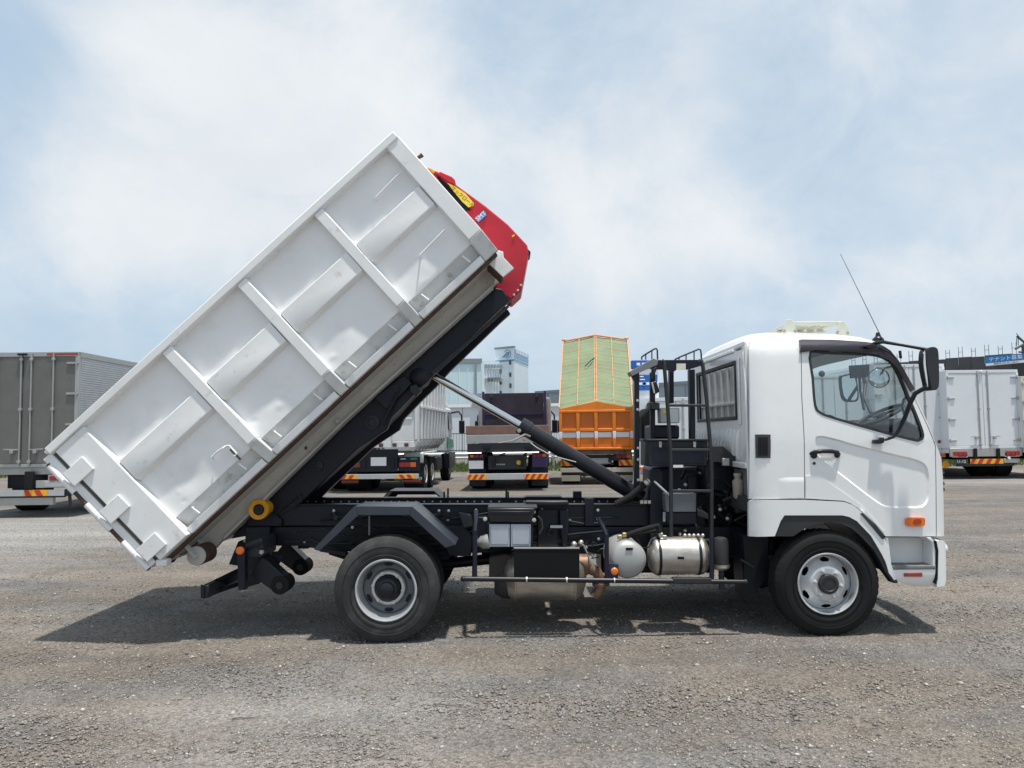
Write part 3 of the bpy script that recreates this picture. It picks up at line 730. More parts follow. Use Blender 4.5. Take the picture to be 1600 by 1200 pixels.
MB().lathe((1.06, -.05, base_z - .55), (0, -1, 0), [(0, .12), (.05, .12)], 14).build('yellow_roller', YELLOW, t)
D = 27.5
xm = at(1305, 640, D).x
t = box_truck('white box truck seen through the cab side windows', xm, D, 0, W=2.4, H=zt2 - zb_ - .3, zf=zb_, rods=(-.4, .4), side=BXS, ribs=0, group=grp)
D = 26.3
xm = at(1597, 640, D).x + 1.22; zt3 = at(1597, 588, D).z
BXC = mat('cream box body', (0.66, 0.60, 0.50), 0.45, var=0.04)
t = box_truck('cream box truck cut off by the right edge', xm, D, 0, W=2.4, H=zt3 - zb_, zf=zb_, door=BXW, trim=BXC, body=BXC, group=grp)
for k in range(3): MB().box(-1.15 + k * .16, -1.02 + k * .16, -.07, -.046, base_z - .28 + 0, base_z - .15).build('rear_lamp', ORANGE_L if k == 0 else RED_L, t, .01)
tape(t, -1.15, -.4, base_z - .55, base_z - .38, -.04, 5, 1)

# ---- shared heavy-truck chassis and cab in local metres (rear at y=0, heading +y)
def heavy_chassis(t, L, cabm, axles, r=.5, cab=True, cabz=2.75, stripe=None):
    for s in (-1, 1):
        MB().box(s * .42 - .04, s * .42 + .04, .1, L + .6, .72, .98).build('frame_rail', BLACK, t, .008)
        for y in axles: lwheel(t, s * 1.2, y, r, .62)
        lwheel(t, s * 1.2, L + 1.0, r, .3)
        MB().box(s * 1.05 - .16, s * 1.05 + .16, axles[-1] + 1.0, axles[-1] + 2.2, .5, .95).build('side_tank', DKGREY, t, .03)
    for y in axles: MB().tube([(-.9, y, r), (.9, y, r)], .12, 12).build('axle', BLACK, t)
    if cab:
        y0 = L + .25
        c = MB().hexa([(-1.2, y0, 1.05), (1.2, y0, 1.05), (1.2, y0 + 1.95, 1.05), (-1.2, y0 + 1.95, 1.05), (-1.15, y0 + .02, cabz), (1.15, y0 + .02, cabz), (1.15, y0 + 1.65, cabz), (-1.15, y0 + 1.65, cabz)]).build('cab', cabm, t, .08, seg=3)
        MB().hexa([(-1.1, y0 + .1, cabz + .005), (1.1, y0 + .1, cabz + .005), (1.1, y0 + 1.5, cabz + .005), (-1.1, y0 + 1.5, cabz + .005), (-1.0, y0 + .55, cabz + .5), (1.0, y0 + .55, cabz + .5), (1.0, y0 + 1.1, cabz + .35), (-1.0, y0 + 1.1, cabz + .35)]).build('roof_deflector', cabm, t, .1, seg=3)
        for s in (-1, 1):
            MB().hexa([(s * 1.205, y0 + .55, 1.9), (s * 1.225, y0 + .55, 1.9), (s * 1.225, y0 + 1.6, 1.9), (s * 1.205, y0 + 1.6, 1.9), (s * 1.175, y0 + .55, 2.55), (s * 1.19, y0 + .55, 2.55), (s * 1.19, y0 + 1.45, 2.55), (s * 1.175, y0 + 1.45, 2.55)]).build('cab_window', GLASS_B, t, .02)
            MB().box(s * 1.19 - .1, s * 1.19 + .1, y0 + .0, y0 + 1.9, .45, 1.04).build('cab_step', BLACK, t, .04)
            m = MB().tube([(s * 1.15, y0 + 1.7, 2.55), (s * 1.42, y0 + 1.85, 2.6), (s * 1.55, y0 + 1.8, 2.45), (s * 1.56, y0 + 1.75, 2.2)], .035, 8).build('mirror_arm', BLACK, t)
            MB().box(s * 1.56 - .11, s * 1.56 + .11, y0 + 1.7, y0 + 1.8, 1.75, 2.25).build('mirror', BLACK, m, .03)
        if stripe:
            for s in (-1, 1):
                MB().hexa([(s * 1.2075, y0 + .05, 1.2), (s * 1.222, y0 + .05, 1.2), (s * 1.222, y0 + 1.8, 1.2), (s * 1.2075, y0 + 1.8, 1.2), (s * 1.204, y0 + .05, 1.62), (s * 1.215, y0 + .05, 1.62), (s * 1.215, y0 + 1.7, 1.5), (s * 1.204, y0 + 1.7, 1.5)]).build('cab_stripe', stripe, t)
    return t
def rear_lights(t, z, y, xs_=(.62, .80, .98), mats=None, w=.085, h=.07):
    for s in (-1, 1):
        for k, x in enumerate(xs_): MB().box(s * x - w, s * x + w, y - .03, y, z - h, z + h).build('rear_lamp', (RED_L, RED_L, ORANGE_L)[k], t, .012)

# ---- white deep-sided dump truck
t = thing('dump_truck', 'white deep sided dump truck with ribbed body behind the tilted frame', 'truck', (0, 0, 0), local=True)
L = 5.6
heavy_chassis(t, L + .3, BXW, (1.35, 2.65), cabz=2.72, stripe=GREENP)
z0, z1 = 1.36, 3.62
bd = MB().prism([(-1.22, z0 + .18), (-1.12, z0), (1.12, z0), (1.22, z0 + .18), (1.22, z1), (-1.22, z1)], .1, L).build('dump_body', DUMPW, t, .01)
for s in (-1, 1):
    for k in range(9):
        y = .25 + k * (L - .4) / 8.4
        MB().box(s * 1.262 - .04, s * 1.262 + .04, y - .06, y + .06, z0 + .2, z1 - .02).build('side_rib', DUMPW, t, .012)
        MB().beam((s * 1.25, y, z0 + .19), (s * .95, y + .02, z0 - .12), .10, .06, (0, 1, 0)).build('floor_rib', DUMPW, t, .008)
    MB().box(s * 1.28 - .03, s * 1.28 + .03, .12, L, z0 + 1.12, z0 + 1.2).build('side_rail', DUMPW, t, .008)
    MB().box(s * 1.28 - .03, s * 1.28 + .03, .1, L, z1 - .0, z1 + .12).build('top_rail', DUMPW, t, .01)
    # fender over the twin axles
    fpts = [(s * .68, 1.2), (s * 1.24, 1.2)]
    f = MB().box(s * .96 - .30, s * .96 + .30, .62, 3.3, 1.12, 1.18).box(s * .96 - .30, s * .96 + .30, .55, .615, .85, 1.15).build('fender', TAPE_W, t, .03)
    MB().box(s * .96 - .26, s * .96 + .26, .50, .545, .25, .84).build('mudflap', BLACK, t)
    MB().box(s * .93 - .25, s * .93 + .25, .46, .485, .30, .36).build('mudflap_strip', REFL_R, t)
dr = MB().box(-1.18, 1.18, .045, .095, z0 + .16, z1).build('tailgate', DUMPW, t, .01)
MB().prism([(-1.2, z0 + .15), (-1.08, z0 - .03), (1.08, z0 - .03), (1.2, z0 + .15)], .03, .094).build('tail_sill', DUMPW, t, .01)
for x in (-1.14, -.02, 1.14): MB().box(x - .05, x + .05, .005, .043, z0 + .2, z1 - .02).build('tailgate_post', DUMPW, dr, .012)
MB().box(-1.08, 1.08, .0, .042, z0 + 1.02, z0 + 1.12).build('tailgate_rail', DUMPW, dr, .015)
for s in (-1, 1): MB().box(s * .55 - .46, s * .55 + .46, .02, .042, z0 + .78, z0 + .84).build('tailgate_rib', DUMPW, dr, .01)
for x in (-.9, -.45, 0.1, .5, .85): MB().box(x - .06, x + .06, -.02, .028, z0 + .0, z0 + .10).build('latch', RUSTY, t, .012)
for x in (.12, .45): MB().tube([(x, -.01, z0 + .35), (x, -.01, z0 + .9)], .02, 8).build('lock_rod', DUMPW, t); 
MB().box(-.55, .55, .15, .3, .62, 1.28).build('rear_crossmember', BLACK, t, .01)
MB().box(-1.2, 1.2, .28, .34, .62, 1.05).build('light_board', BLACK, t, .01)
plate(t, -.23, .23, .80, 1.05, .12)
rear_lights(t, .82, .279, (.66, .83, 1.0))
for s in (-1, 1): MB().lathe((s * .52, .26, .68), (0, -1, 0), [(0, .05), (.04, .045)], 12).build('reverse_lamp', LAMPC, t)
MB().box(-1.2, 1.2, .02, .1, .42, .56).build('bumper', TAPE_W, t, .006)
tape(t, -1.17, -.62, .43, .55, -.005, 5, 1, col0=1); tape(t, .55, 1.1, .43, .55, -.005, 5, -1, col0=1)
text('XUTO', .10, (1.08, .495, .40), (1, 0, 0), (0, 0, 1), WHITEP, t, extr=.001)
for k in range(9): MB().box(-1.16 + k * .05, -1.125 + k * .05, .268, .279, .94, .985).build('badge_letter', WHITEP, t)
MB().box(.62, .78, .26, .279, .97, 1.01).build('badge', TAPE_W, t, .008); MB().box(.92, 1.12, .26, .279, .96, 1.02).build('green_badge', GREENP, t, .01)
D = 23.3
p = at(590, 700, D); t.location = (p.x, D, 0); t.rotation_euler = (0, 0, R(-3.0))

# ---- purple flatbed
t = thing('flatbed_truck', 'purple flatbed truck with tall scraped headboard and rusty tail edge', 'truck', (0, 0, 0), local=True)
L = 6.6
heavy_chassis(t, L, TRIM, (1.5, 2.8), cabz=2.62)
zb = 1.28
MB().box(-1.22, 1.22, .1, L, zb + .28, zb + .42).build('bed', DKGREY, t, .01)
for s in (-1, 1):
    MB().box(s * 1.2 - .025, s * 1.2 + .025, .12, L - .1, zb + .43, zb + .62).build('side_gate', PURPLE, t, .008)
MB().box(-1.24, 1.24, .02, .095, zb + .40, zb + .66).build('tail_edge', RUSTB, t, .012)
MB().box(-1.22, 1.22, .0, .094, zb + .14, zb + .39).build('tail_band', mat('dirty grey paint', (.33, .335, .34), .5, var=.12, vs_=3), t, .012)
MB().box(-1.2, 1.2, .03, .12, zb - .12, zb + .13).build('tail_skirt', DKGREY, t, .01)
for s in (-1, 1): MB().lathe((s * .62, .025, zb + .02), (0, -1, 0), [(0, .12), (.02, .12), (.03, .08)], 16).build('round_lamp', BLACK, t)
hb_ = MB().box(-1.12, 1.12, L - .06, L, zb + .43, 3.25).build('headboard', PURPLE_D, t, .01)
MB().box(-1.1, 1.1, L - .085, L - .061, zb + 1.15, zb + 1.19).build('headboard_seam', PURPLE, hb_)
for s in (-1, 1):
    MB().box(s * 1.17 - .045, s * 1.17 + .045, L - .1, L + .02, zb + .43, 3.32).build('headboard_post', PURPLE, t, .01)
    MB().box(s * .86 - .05, s * .86 + .05, L - .10, L - .061, 3.05, 3.17).build('headboard_bracket', DKGREY, hb_, .01)
    MB().lathe((s * 1.28, L + .35, 1.3), (0, 0, 1), [(0, .12), (1.6, .12), (1.75, .10), (1.78, .05)], 14).build('air_intake', TRIM, t)
MB().box(-1.2, -.72, .26, .33, .68, 1.12).build('light_board', BLACK, t, .01); MB().box(.72, 1.2, .26, .33, .68, 1.12).build('light_board', PURPLE, t, .01)
MB().box(-.6, .55, .3, .5, .62, 1.05).build('rear_box', DKGREY, t, .02)
MB().lathe((.32, .298, .83), (0, -1, 0), [(0, .07), (.008, .07)], 14).build('round_sticker', YSTICK, t)
for k in range(5): MB().box(-.36 + k * .055, -.32 + k * .055, .288, .299, .76, .80).build('badge_letter', TAPE_W, t)
for s in (-1, 1):
    for k in range(3): MB().box(s * (.8 + .14 * k) - .055, s * (.8 + .14 * k) + .055, .235, .258, 1.0, 1.08).build('rear_lamp', RED_L if k < 2 else ORANGE_L, t, .008)
plate(t, -1.18, -.74, .66, .90, .235)
MB().box(-1.22, 1.22, .0, .08, .34, .52).build('bumper', TAPE_W, t, .008)
tape(t, -1.2, -.64, .35, .51, -.022, 6, 1); tape(t, .5, 1.18, .35, .51, -.022, 7, 1)
for s in (-1, 1): MB().box(s * .95 - .25, s * .95 + .25, .6, .63, .12, .7).build('mudflap', BLACK, t)
D = 23.6
p = at(793, 700, D); t.location = (p.x, D, 0); t.rotation_euler = (0, 0, R(-2.0))

# ---- orange dump truck with its tarpaulin-covered body raised
t = thing('orange_dump_truck', 'orange dump truck with raised body covered by green tarpaulin', 'truck', (0, 0, 0), local=True)
heavy_chassis(t, 5.4, ORANGE, (1.4, 2.7), cabz=2.6)
g0, g1 = at(930, 708, 26).z, at(930, 640, 26).z
tg = MB().box(-1.2, 1.2, .06, .12, g0 + .12, g1).build('tailgate', ORANGE, t, .01)
pz0, pz1 = at(930, 668, 26).z, at(930, 648, 26).z; wz0, wz1 = at(930, 685, 26).z, at(930, 674, 26).z; lz0, lz1 = at(930, 699, 26).z, at(930, 687, 26).z
for x in (-1.16, -.59, 0, .59, 1.16):
    MB().box(x - .055, x + .055, -.03, .058, wz1 + .002, g1 - .02).build('tailgate_post', ORANGE, tg, .015)
    MB().box(x - .055, x + .055, -.03, .058, wz0, wz1).build('tailgate_post', WHITEP, tg, .012)
    MB().box(x - .055, x + .055, -.03, .058, lz0, wz0 - .002).build('tailgate_post', ORANGE, tg, .015)
for i in range(4):
    x0 = -1.10 + i * .575; x1 = x0 + .45
    MB().box(x0, x1, .045, .062, pz0, pz1).build('tailgate_panel', ORANGE_D, tg); MB().box(x0, x1, .03, .064, wz0 + .03, wz1 - .02).build('tailgate_panel', WHITEP, tg, .01)
    MB().box(x0, x1, .042, .063, lz0 + .02, lz1 - .02).build('tailgate_panel', ORANGE, tg, .01)
MB().box(-1.2, 1.2, -.035, .055, g1 - .09, g1 - .01).build('tailgate_rail', ORANGE, tg, .015)
MB().box(-1.2, 1.2, -.02, .057, pz0 - .13, pz0 - .03).build('tailgate_rail', ORANGE, tg, .015)
MB().box(-1.2, 1.2, -.035, .055, lz0 - .08, lz0).build('tailgate_rail', ORANGE, tg, .015)
MB().box(-1.14, 1.14, .02, .2, g0 - .04, lz0 - .085).build('tail_sill', RUSTB, t, .01)
for x in (-.9, -.55, .0, .55, .75, .9): MB().box(x - .03, x + .03, -.03, .015, g0 + .0, g0 + .13).build('latch', RUSTY, t, .008)
# gable above the gate, then the tarpaulin roof running up the raised body
gy = at(930, 629, 26).z
MB().prism([(-1.22, g1 - .005), (1.22, g1 - .005), (1.22, g1 + .04), (0, gy + .05), (-1.22, g1 + .04)], .0, .07).build('tail_gable', ORANGE, t, .012)
topP = at(933, 526, 29.6); yb = 29.6 - 26.0; ztop = topP.z
def roofp(u, v):       # u across -1..1, v up the slope 0..1, ridge in the middle
    y = .04 + yb * v; z = (g1 + .05) + (ztop - g1 - .25) * v + (1 - abs(u)) * .20 + (.03 * math.sin(v * 57) * (1 - abs(u) * .4) + .02 * noise.noise((u * 3, v * 9, 2.0)))
    return Vector((u * 1.2, y, z))
for s in (-1, 1):
    MB().grid(lambda a, b, s=s: roofp(s * a, b) + Vector((0, 0, -.012 * math.sin(a * 3.14 * 2) ** 2)), 8, 60).build('tarpaulin', TARP, t, smooth=60)
for u in (-1, -.5, -.03, .03, .5, 1):
    MB().tube([roofp(u, k / 12) + Vector((0, -.03, .03)) for k in range(13)], .014 if abs(u) < 1 else .022, 6).build('cover_bar', ORROPE, t)
for k in range(9):
    v_ = .06 + k * .11
    MB().tube([roofp(u, v_ - .01 * abs(u)) + Vector((0, -.035, .035)) for u in (-1, -.5, 0, .5, 1)], .010, 6).build('cover_hoop', ORROPE, t)
MB().tube([roofp(u, 1.0) + Vector((0, 0, .05)) for u in (-1, -.5, 0, .5, 1)], .04, 8).build('cover_head_bar', ORROPE, t)
for s in (-1, 1):
    MB().ball(roofp(s * .95, 1.01) + Vector((0, 0, .06)), .11, .08, .06).build('cover_hinge', ORROPE, t)
MB().tube([roofp(-.3, .52) + Vector((0, -.07, .07)), roofp(-.12, .57) + Vector((0, -.08, .08)), roofp(-.02, .63) + Vector((0, -.06, .06))], .018, 6).build('cover_strap', BLACK, t)
sb_ = [(.06, g0 + .12), (.06, g1), (yb, ztop - .3), (yb + .6, ztop - 1.6)]
for s in (-1, 1):
    v = [(s * 1.2, a, b) for a, b in sb_] + [(s * 1.14, a, b) for a, b in sb_]
    MB().add(v, [(0, 1, 2, 3), (7, 6, 5, 4), (0, 1, 5, 4), (1, 2, 6, 5), (2, 3, 7, 6), (3, 0, 4, 7)]).build('body_side', ORANGE, t)
v = [(-1.14, sb_[0][0] + .1, sb_[0][1] - .02), (1.14, sb_[0][0] + .1, sb_[0][1] - .02), (1.14, *sb_[3]), (-1.14, *sb_[3])]
MB().add(v, [(0, 1, 2, 3)]).build('body_floor', ORANGE, t)
MB().tube([(0, 4.2, 1.0), (0, 3.6, 2.8)], .09, 12).build('hoist_ram', BLACK2, t)
MB().box(-.9, .9, .2, .3, .78, g0 - .06).build('rear_crossmember', DKGREY, t, .01)
MB().box(-.5, .45, .14, .19, at(930, 725, 26).z, at(930, 716, 26).z).build('plate_panel', TAPE_W, t, .01)
zt0, zt1 = at(930, 728, 26).z, at(930, 719, 26).z
tape(t, -1.18, -.55, zt0, zt1, .1, 5, -1); tape(t, .72, 1.18, zt0, zt1, .1, 4, -1)
rear_lights(t, zt1 + .12, .2, (.72, .9, 1.06))
MB().box(-1.18, 1.18, .04, .12, at(930, 738, 26).z, at(930, 731, 26).z).build('bumper', mat('cream bumper paint', (0.5, 0.47, 0.38), .5), t, .01)
MB().box(-1.15, 1.15, .125, .2, at(930, 744, 26).z, at(930, 738.5, 26).z).build('bumper_back', DKGREY, t)
for a, b in ((-1.16, -.55), (.75, 1.16)): MB().box(a, b, .05, .12, at(930, 752, 26).z, at(930, 743, 26).z).build('lower_board', mat('dirty cream board', (0.33, 0.31, 0.25), .6), t, .008)
p = at(932, 700, 26); t.location = (p.x, 26, 0); t.rotation_euler = (0, 0, R(-6.4))

# ---- white and blue van-bodied truck behind the tower, and a white truck beside it
t = thing('sign_tower', 'tall white sign panel with blue top band seen through the hook tower', 'sign', (at(1010, 680, 25.5).x, 25.5, 0))
BL2 = mat('blue sign paint', (0.01, 0.11, 0.42), 0.5)
D = 25.5; sx0, sx1 = at(990, 640, D).x, at(1030, 640, D).x
zz = lambda py: at(1008, py, D).z
sg = MB().box(sx0, sx1, D, D + .18, .35, zz(576)).build('sign_panel', BXW, t, .01)
MB().box(sx0 - .03, sx1 + .03, D - .06, D + .22, zz(575.5), zz(563)).build('sign_head', BL2, t, .01)
for k in range(3): MB().box(sx0 + .12 + k * .17, sx0 + .23 + k * .17, D - .07, D - .061, zz(571), zz(567)).build('sign_letter', WHITEP, t)
MB().box(sx0 + .04, sx1 - .04, D - .025, D - .003, zz(610), zz(586)).build('blue_band', BL2, t)
MB().box(sx0 + .04, sx1 - .04, D - .032, D - .026, zz(601.5), zz(597.5)).build('white_stripe', WHITEP, t)
MB().lathe((at(1006.5, 600, D).x, D - .033, zz(599.5)), (0, -1, 0), [(0, .07), (.008, .07), (.008, .045), (0, .045)], 18).build('sign_ring', BLUESTICK, t)
for k in range(2):
    MB().box(sx0 + .22, sx0 + .22 + (.12, .16)[k], D - .033, D - .027, zz(589.2 + 4.6 * k), zz(587.6 + 4.6 * k)).build('sign_letter', WHITEP, t)
for x in (sx0 + .06, sx1 - .06): MB().box(x - .04, x + .04, D + .185, D + .25, 0, zz(576)).build('post', TRIM, t)
D = 22.5
t = box_truck('small white truck with low box roof seen between the tower posts', at(1056, 640, D).x, D, R(-12), W=1.7, H=at(1056, 621, D).z - .9, zf=.9, L=3.2, rods=(-.2, .2))
# ---- truck glimpsed under the tilted frame
t = thing('service_truck', 'dark truck with pipe rails glimpsed under the tilted frame', 'truck', (0, 0, 0), local=True)
heavy_chassis(t, 5.0, TRIM, (1.2,), cabz=2.3)
for z in (.62, .86, 1.12): MB().tube([(-1.15, .15, z), (1.15, .15, z)], .025, 8).build('rear_rail', TAPE_W, t)
MB().box(-1.2, 1.2, .1, 5, 1.25, 1.4).build('bed', DKGREY, t, .01)
MB().box(-1.0, 1.2, .02, .1, .36, .48).build('bumper', mat('cream bumper', (.5, .49, .42), .5), t, .01)
for s in (-.8, .2, .8): MB().box(s - .03, s + .03, .16, .2, .5, 1.24).build('rail_post', DKGREY, t)
p = at(480, 700, 24.5); t.location = (p.x, 24.5, 0)
# ================================================================== the hook-lift truck
YN, YC = 6.5, 7.6
RN, RF = 7.18, 8.02                       # outer faces of the two frame rails
truck = thing('hook_lift_truck', 'white cab hook lift truck with black chassis and raised red lifting arm', 'truck', (1.0, YC, 0))

# ---- wheels
def big_wheel(px, py, Y, rear=False, far=False):
    c = at(px, py, Y); cx, cz = c.x, max(c.z, 0.0); RT = cz + .004
    RT = .425; cz = .421
    yo = Y; sgn = 1
    ax = (0, 1, 0)
    if far: yo = 2 * YC - Y; ax = (0, -1, 0)
    O = (cx, yo, cz)
    kr = RT / .425
    lip = .247
    if not rear:
        prof = [(.03, lip), (.0, lip), (-.004, lip - .006), (.0, lip - .014), (.012, lip - .017), (.05, lip - .022), (.085, lip - .03)]
        dish = [(.085, .214), (.078, .205), (.062, .19), (.042, .165), (.022, .146), (.012, .138), (.008, .128), (.008, .078)]
    else:
        prof = [(.03, lip + .002), (.0, lip + .002), (-.004, lip - .006), (.0, lip - .014), (.02, lip - .018), (.07, lip - .03), (.145, lip - .038)]
        dish = [(.150, .205), (.158, .195), (.165, .175), (.165, .15), (.150, .146), (.145, .140), (.145, .08)]
    n = 96
    dd = []                                   # finer rings so the hand holes come out oval
    for (h0, r0), (h1, r1) in zip(dish[:-1], dish[1:]):
        for q in range(4): dd.append((h0 + (h1 - h0) * q / 4, r0 + (r1 - r0) * q / 4))
    dish = dd + [dish[-1]]
    rc, hr = (.186, .0175) if not rear else (.183, .0175)
    ri = [abs(r - rc) < .03 for h, r in dish]
    m = MB()
    m.lathe(O, ax, prof, n, False)
    o_, d_ = Vector(O), Vector(ax)
    a_ = d_.cross(Vector((0, 0, 1))).normalized(); b_ = d_.cross(a_)
    V = []
    for h, r in dish:
        for j in range(n):
            t = 2 * math.pi * j / n
            V.append(o_ + d_ * h + (a_ * math.cos(t) + b_ * math.sin(t)) * r)
    hole_at = lambda i, j: (ri[i] and ((j + .5) % 16 - 8) ** 2 / 9.5 + (((dish[i][1] + dish[i + 1][1]) / 2 - rc) / hr) ** 2 < 1)
    F = []
    for i in range(len(dish) - 1):
        for j in range(n):
            hole = hole_at(i, j)
            if hole: continue
            F.append((i * n + j, i * n + (j + 1) % n, (i + 1) * n + (j + 1) % n, (i + 1) * n + j))
    if not rear: m.add(V, F)
    w = m.build('wheel', RIM, truck, smooth=40)
    if rear: MB().add(V, F).build('wheel_disc', RIM_SHADE, w, smooth=40)
    MB().lathe(O, ax, [(.17, .24), (.17, .05)], 32, False).lathe(O, ax, [(.04, .243), (.24, .243)], 32, False).build('brake_drum', BLACK, w)
    # tyre
    W = .235
    tp = [(.02, .243), (.006, .258), (-.004, .285), (-.010, .325), (-.008, .36), (.002, .388), (.018, .408), (.022, .4145), (.03, .4235), (.058, .4245), (.06, .412), (.068, .412), (.07, .425), (.11, .425), (.112, .412), (.12, .412), (.122, .425), (.162, .425), (.164, .412), (.172, .412), (.174, .4245), (.205, .4235), (.215, .41), (.232, .37), (.238, .32), (.225, .258), (.21, .243)]
    nt_ = {6: (.003, 3), 7: (.004, 3), 8: (.005, 3), 9: (.003, 3), 20: (.003, 3), 21: (.005, 3)} if not rear else {8: (.002, 3), 9: (.002, 3), 21: (.002, 3)}
    MB().lathe(O, ax, tp, 144, False, notch=nt_).build('tyre', RUBBER_D if rear else RUBBER, w, smooth=50)
    rings = MB()
    for r_ in (.28, .35): rings.tube([o_ + d_ * -.0105 + (a_ * math.cos(t * math.pi / 32) + b_ * math.sin(t * math.pi / 32)) * r_ for t in range(64)], .0035, 5, True)
    rings.build('sidewall_ring', RUBBER_D if rear else RUBBER, w)
    if rear:
        o2 = o_ + d_ * .275
        MB().lathe(o2, ax, tp, 96, False).lathe(o2, ax, [(.02, .243), (.21, .243)], 40, False).build('inner_tyre', RUBBER, w, smooth=50)
        MB().lathe(O, ax, [(.148, .14), (.112, .138), (.104, .13), (.104, .112), (.13, .108)], 40, False).build('hub_ring', RIM, w)
        MB().lathe(O, ax, [(.15, .106), (.08, .10), (.06, .085), (.05, .082), (.045, .06), (.02, .055), (.015, .045)], 32).build('hub_cap', BLACK2, w)
        rb, hb_, rr = .122, .104, .0115
    else:
        MB().lathe(O, ax, [(.02, .082), (-.02, .080), (-.028, .074), (-.03, .055), (-.024, .05), (-.026, .02)], 36).build('hub_cap', DKGREY, w)
        rb, hb_, rr = .107, .008, .0125
    for k in range(6):
        t = math.pi * 2 * (k + .15) / 6
        c_ = o_ + d_ * hb_ + (a_ * math.cos(t) + b_ * math.sin(t)) * rb
        MB().lathe(c_, -d_, [(-.004, rr * 1.5), (.006, rr * 1.45), (.008, rr), (.026, rr), (.028, rr * .5), (.036, rr * .5)], 6 if not rear else 8).build('wheel_nut', BOLT if rear else RIM, w, smooth=25)
    return Vector(O)
FW = big_wheel(1294, 910, 6.50); big_wheel(1294, 910, 6.50, far=True)
RW = big_wheel(603, 918, 6.45, True); big_wheel(603, 918, 6.45, True, far=True)
MB().tube([(FW.x, 6.75, .42), (FW.x, 8.45, .42)], .06, 12).build('front_axle', BLACK, truck)
ax_ = MB().tube([(RW.x, 6.8, .42), (RW.x, 8.4, .42)], .085, 14); ax_.ball((RW.x, YC, .42), .21, .2, .22)
ax_.build('rear_axle', BLACK, truck)
MB().tube([(RW.x + .2, YC, .43), (1.1, YC, .60), (2.0, YC, .62)], .05, 12).build('drive_shaft', BLACK, truck)

# ---- chassis
def rail(pts, y0, y1, nm, m_=BLACK, bv=.006): return MB().prism(QL(pts, y0 if y0 < YC else RN), y0, y1).build(nm, m_, truck, bv)
for yy in (RN, RF - .075):
    src = RN
    MB().prism(QL([(386, 823), (1205, 823), (1205, 868), (520, 862), (470, 853), (386, 853)], src), yy, yy + .075).build('frame_rail', BLACK, truck, .006)
    MB().prism(QL([(438, 789.5), (1016, 789.5), (1016, 821.6), (386, 821.6), (386, 808)], src), yy - .012, yy + .075).build('subframe_rail', BLACK, truck, .006)
    MB().prism(QL([(438, 787.6), (1016, 787.6), (1016, 789.3), (438, 789.3)], src), yy - .03, yy + .09).build('subframe_flange', BLACK2, truck)
for px in (400, 470, 560, 700, 800, 900, 1000, 1100):
    a = at(px, 842, RN); MB().box(a.x - .05, a.x + .05, RN + .08, RF - .08, a.z - .10, a.z + .10).build('crossmember', BLACK, truck, .01)
bm_ = MB()
for px in list(range(455, 1010, 13)):
    c = at(px, 783, RF - .078); bm_.lathe((c.x, RF - .078, at(px, 783.5, RF - .078).z), (0, -1, 0), [(0, .010), (.01, .010)], 6)
stuff(bm_.build('rail_bolts', BOLT, truck))
bm_ = MB()
for px, py in ((522, 798), (551, 799), (551, 824), (686, 798), (701, 798), (700, 812), (744, 797), (835, 800), (847, 797), (847, 812), (848, 830), (890, 812), (934, 797), (934, 812), (935, 842), (387, 831), (383, 845), (476, 846), (1022, 758), (1022, 780), (1022, 813), (997, 700), (997, 718), (997, 750), (996, 640), (996, 626)):
    yy = RN - .014 if py > 790 and px < 1010 else 7.12
    c = at(px, py, yy); bm_.lathe((c.x, yy, c.z), (0, -1, 0), [(0, .014), (.012, .014), (.014, .008), (.02, .008)], 6)
stuff(bm_.build('frame_bolts', BOLT, truck))
for px in (1023, 870, 730):
    a, b = at(px - 20, 795, RN - .03), at(px + 26, 812, RN - .03)
MB().prism(QL([(822, 783.5), (888, 783.5), (889, 788.5), (821, 788.5)], 7.0), 7.0, 7.14).build('guide_plate', BLACK2, truck, .006)
MB().prism(QL([(823, 776), (876, 776), (883, 779.5), (814, 779.5)], 7.9), 7.9, 8.1).build('guide_plate', BLACK, truck, .006)
MB().prism(QL([(896, 768), (909, 768), (909, 779.5), (896, 779.5)], 7.9), 7.9, 8.0).build('stop_block', BLACK, truck, .006)
for px, top in ((700, 763), (694, 768), (791, 762), (794, 768)): MB().tube([at(px, top, 7.9), at(px, 790, 7.9)], .009, 8).build('guide_pin', BLACK, truck)
for x0 in (914, 874):
    MB().prism(QL([(x0, 778 if x0 == 914 else 796), (x0 + 14, 778 if x0 == 914 else 796), (x0 + 14, 822), (x0, 822)], 7.12), 7.12, 7.165).build('gusset', BLACK, truck, .005)
MB().prism(QL([(874, 797), (888, 797), (889, 815), (886, 855), (879, 855), (875, 816)], 7.08), 7.08, 7.165).build('bracket', BLACK, truck, .005)
MB().prism(QL([(840, 796), (872, 796), (872, 857), (840, 857)], 7.12), 7.12, 7.165).build('bracket_plate', BLACK, truck, .005)
MB().tube([at(860, 832, 7.10) + Vector((.028 * math.cos(a), 0, .028 * math.sin(a))) for a in np.linspace(0, 6.28, 17)[:-1]], .008, 6, True).build('tow_eye', BLACK2, truck)
MB().prism(QL([(860, 821), (879, 821), (879, 825), (860, 825)], 7.05), 7.05, 7.08).build('serial_plate', ZINC, truck)

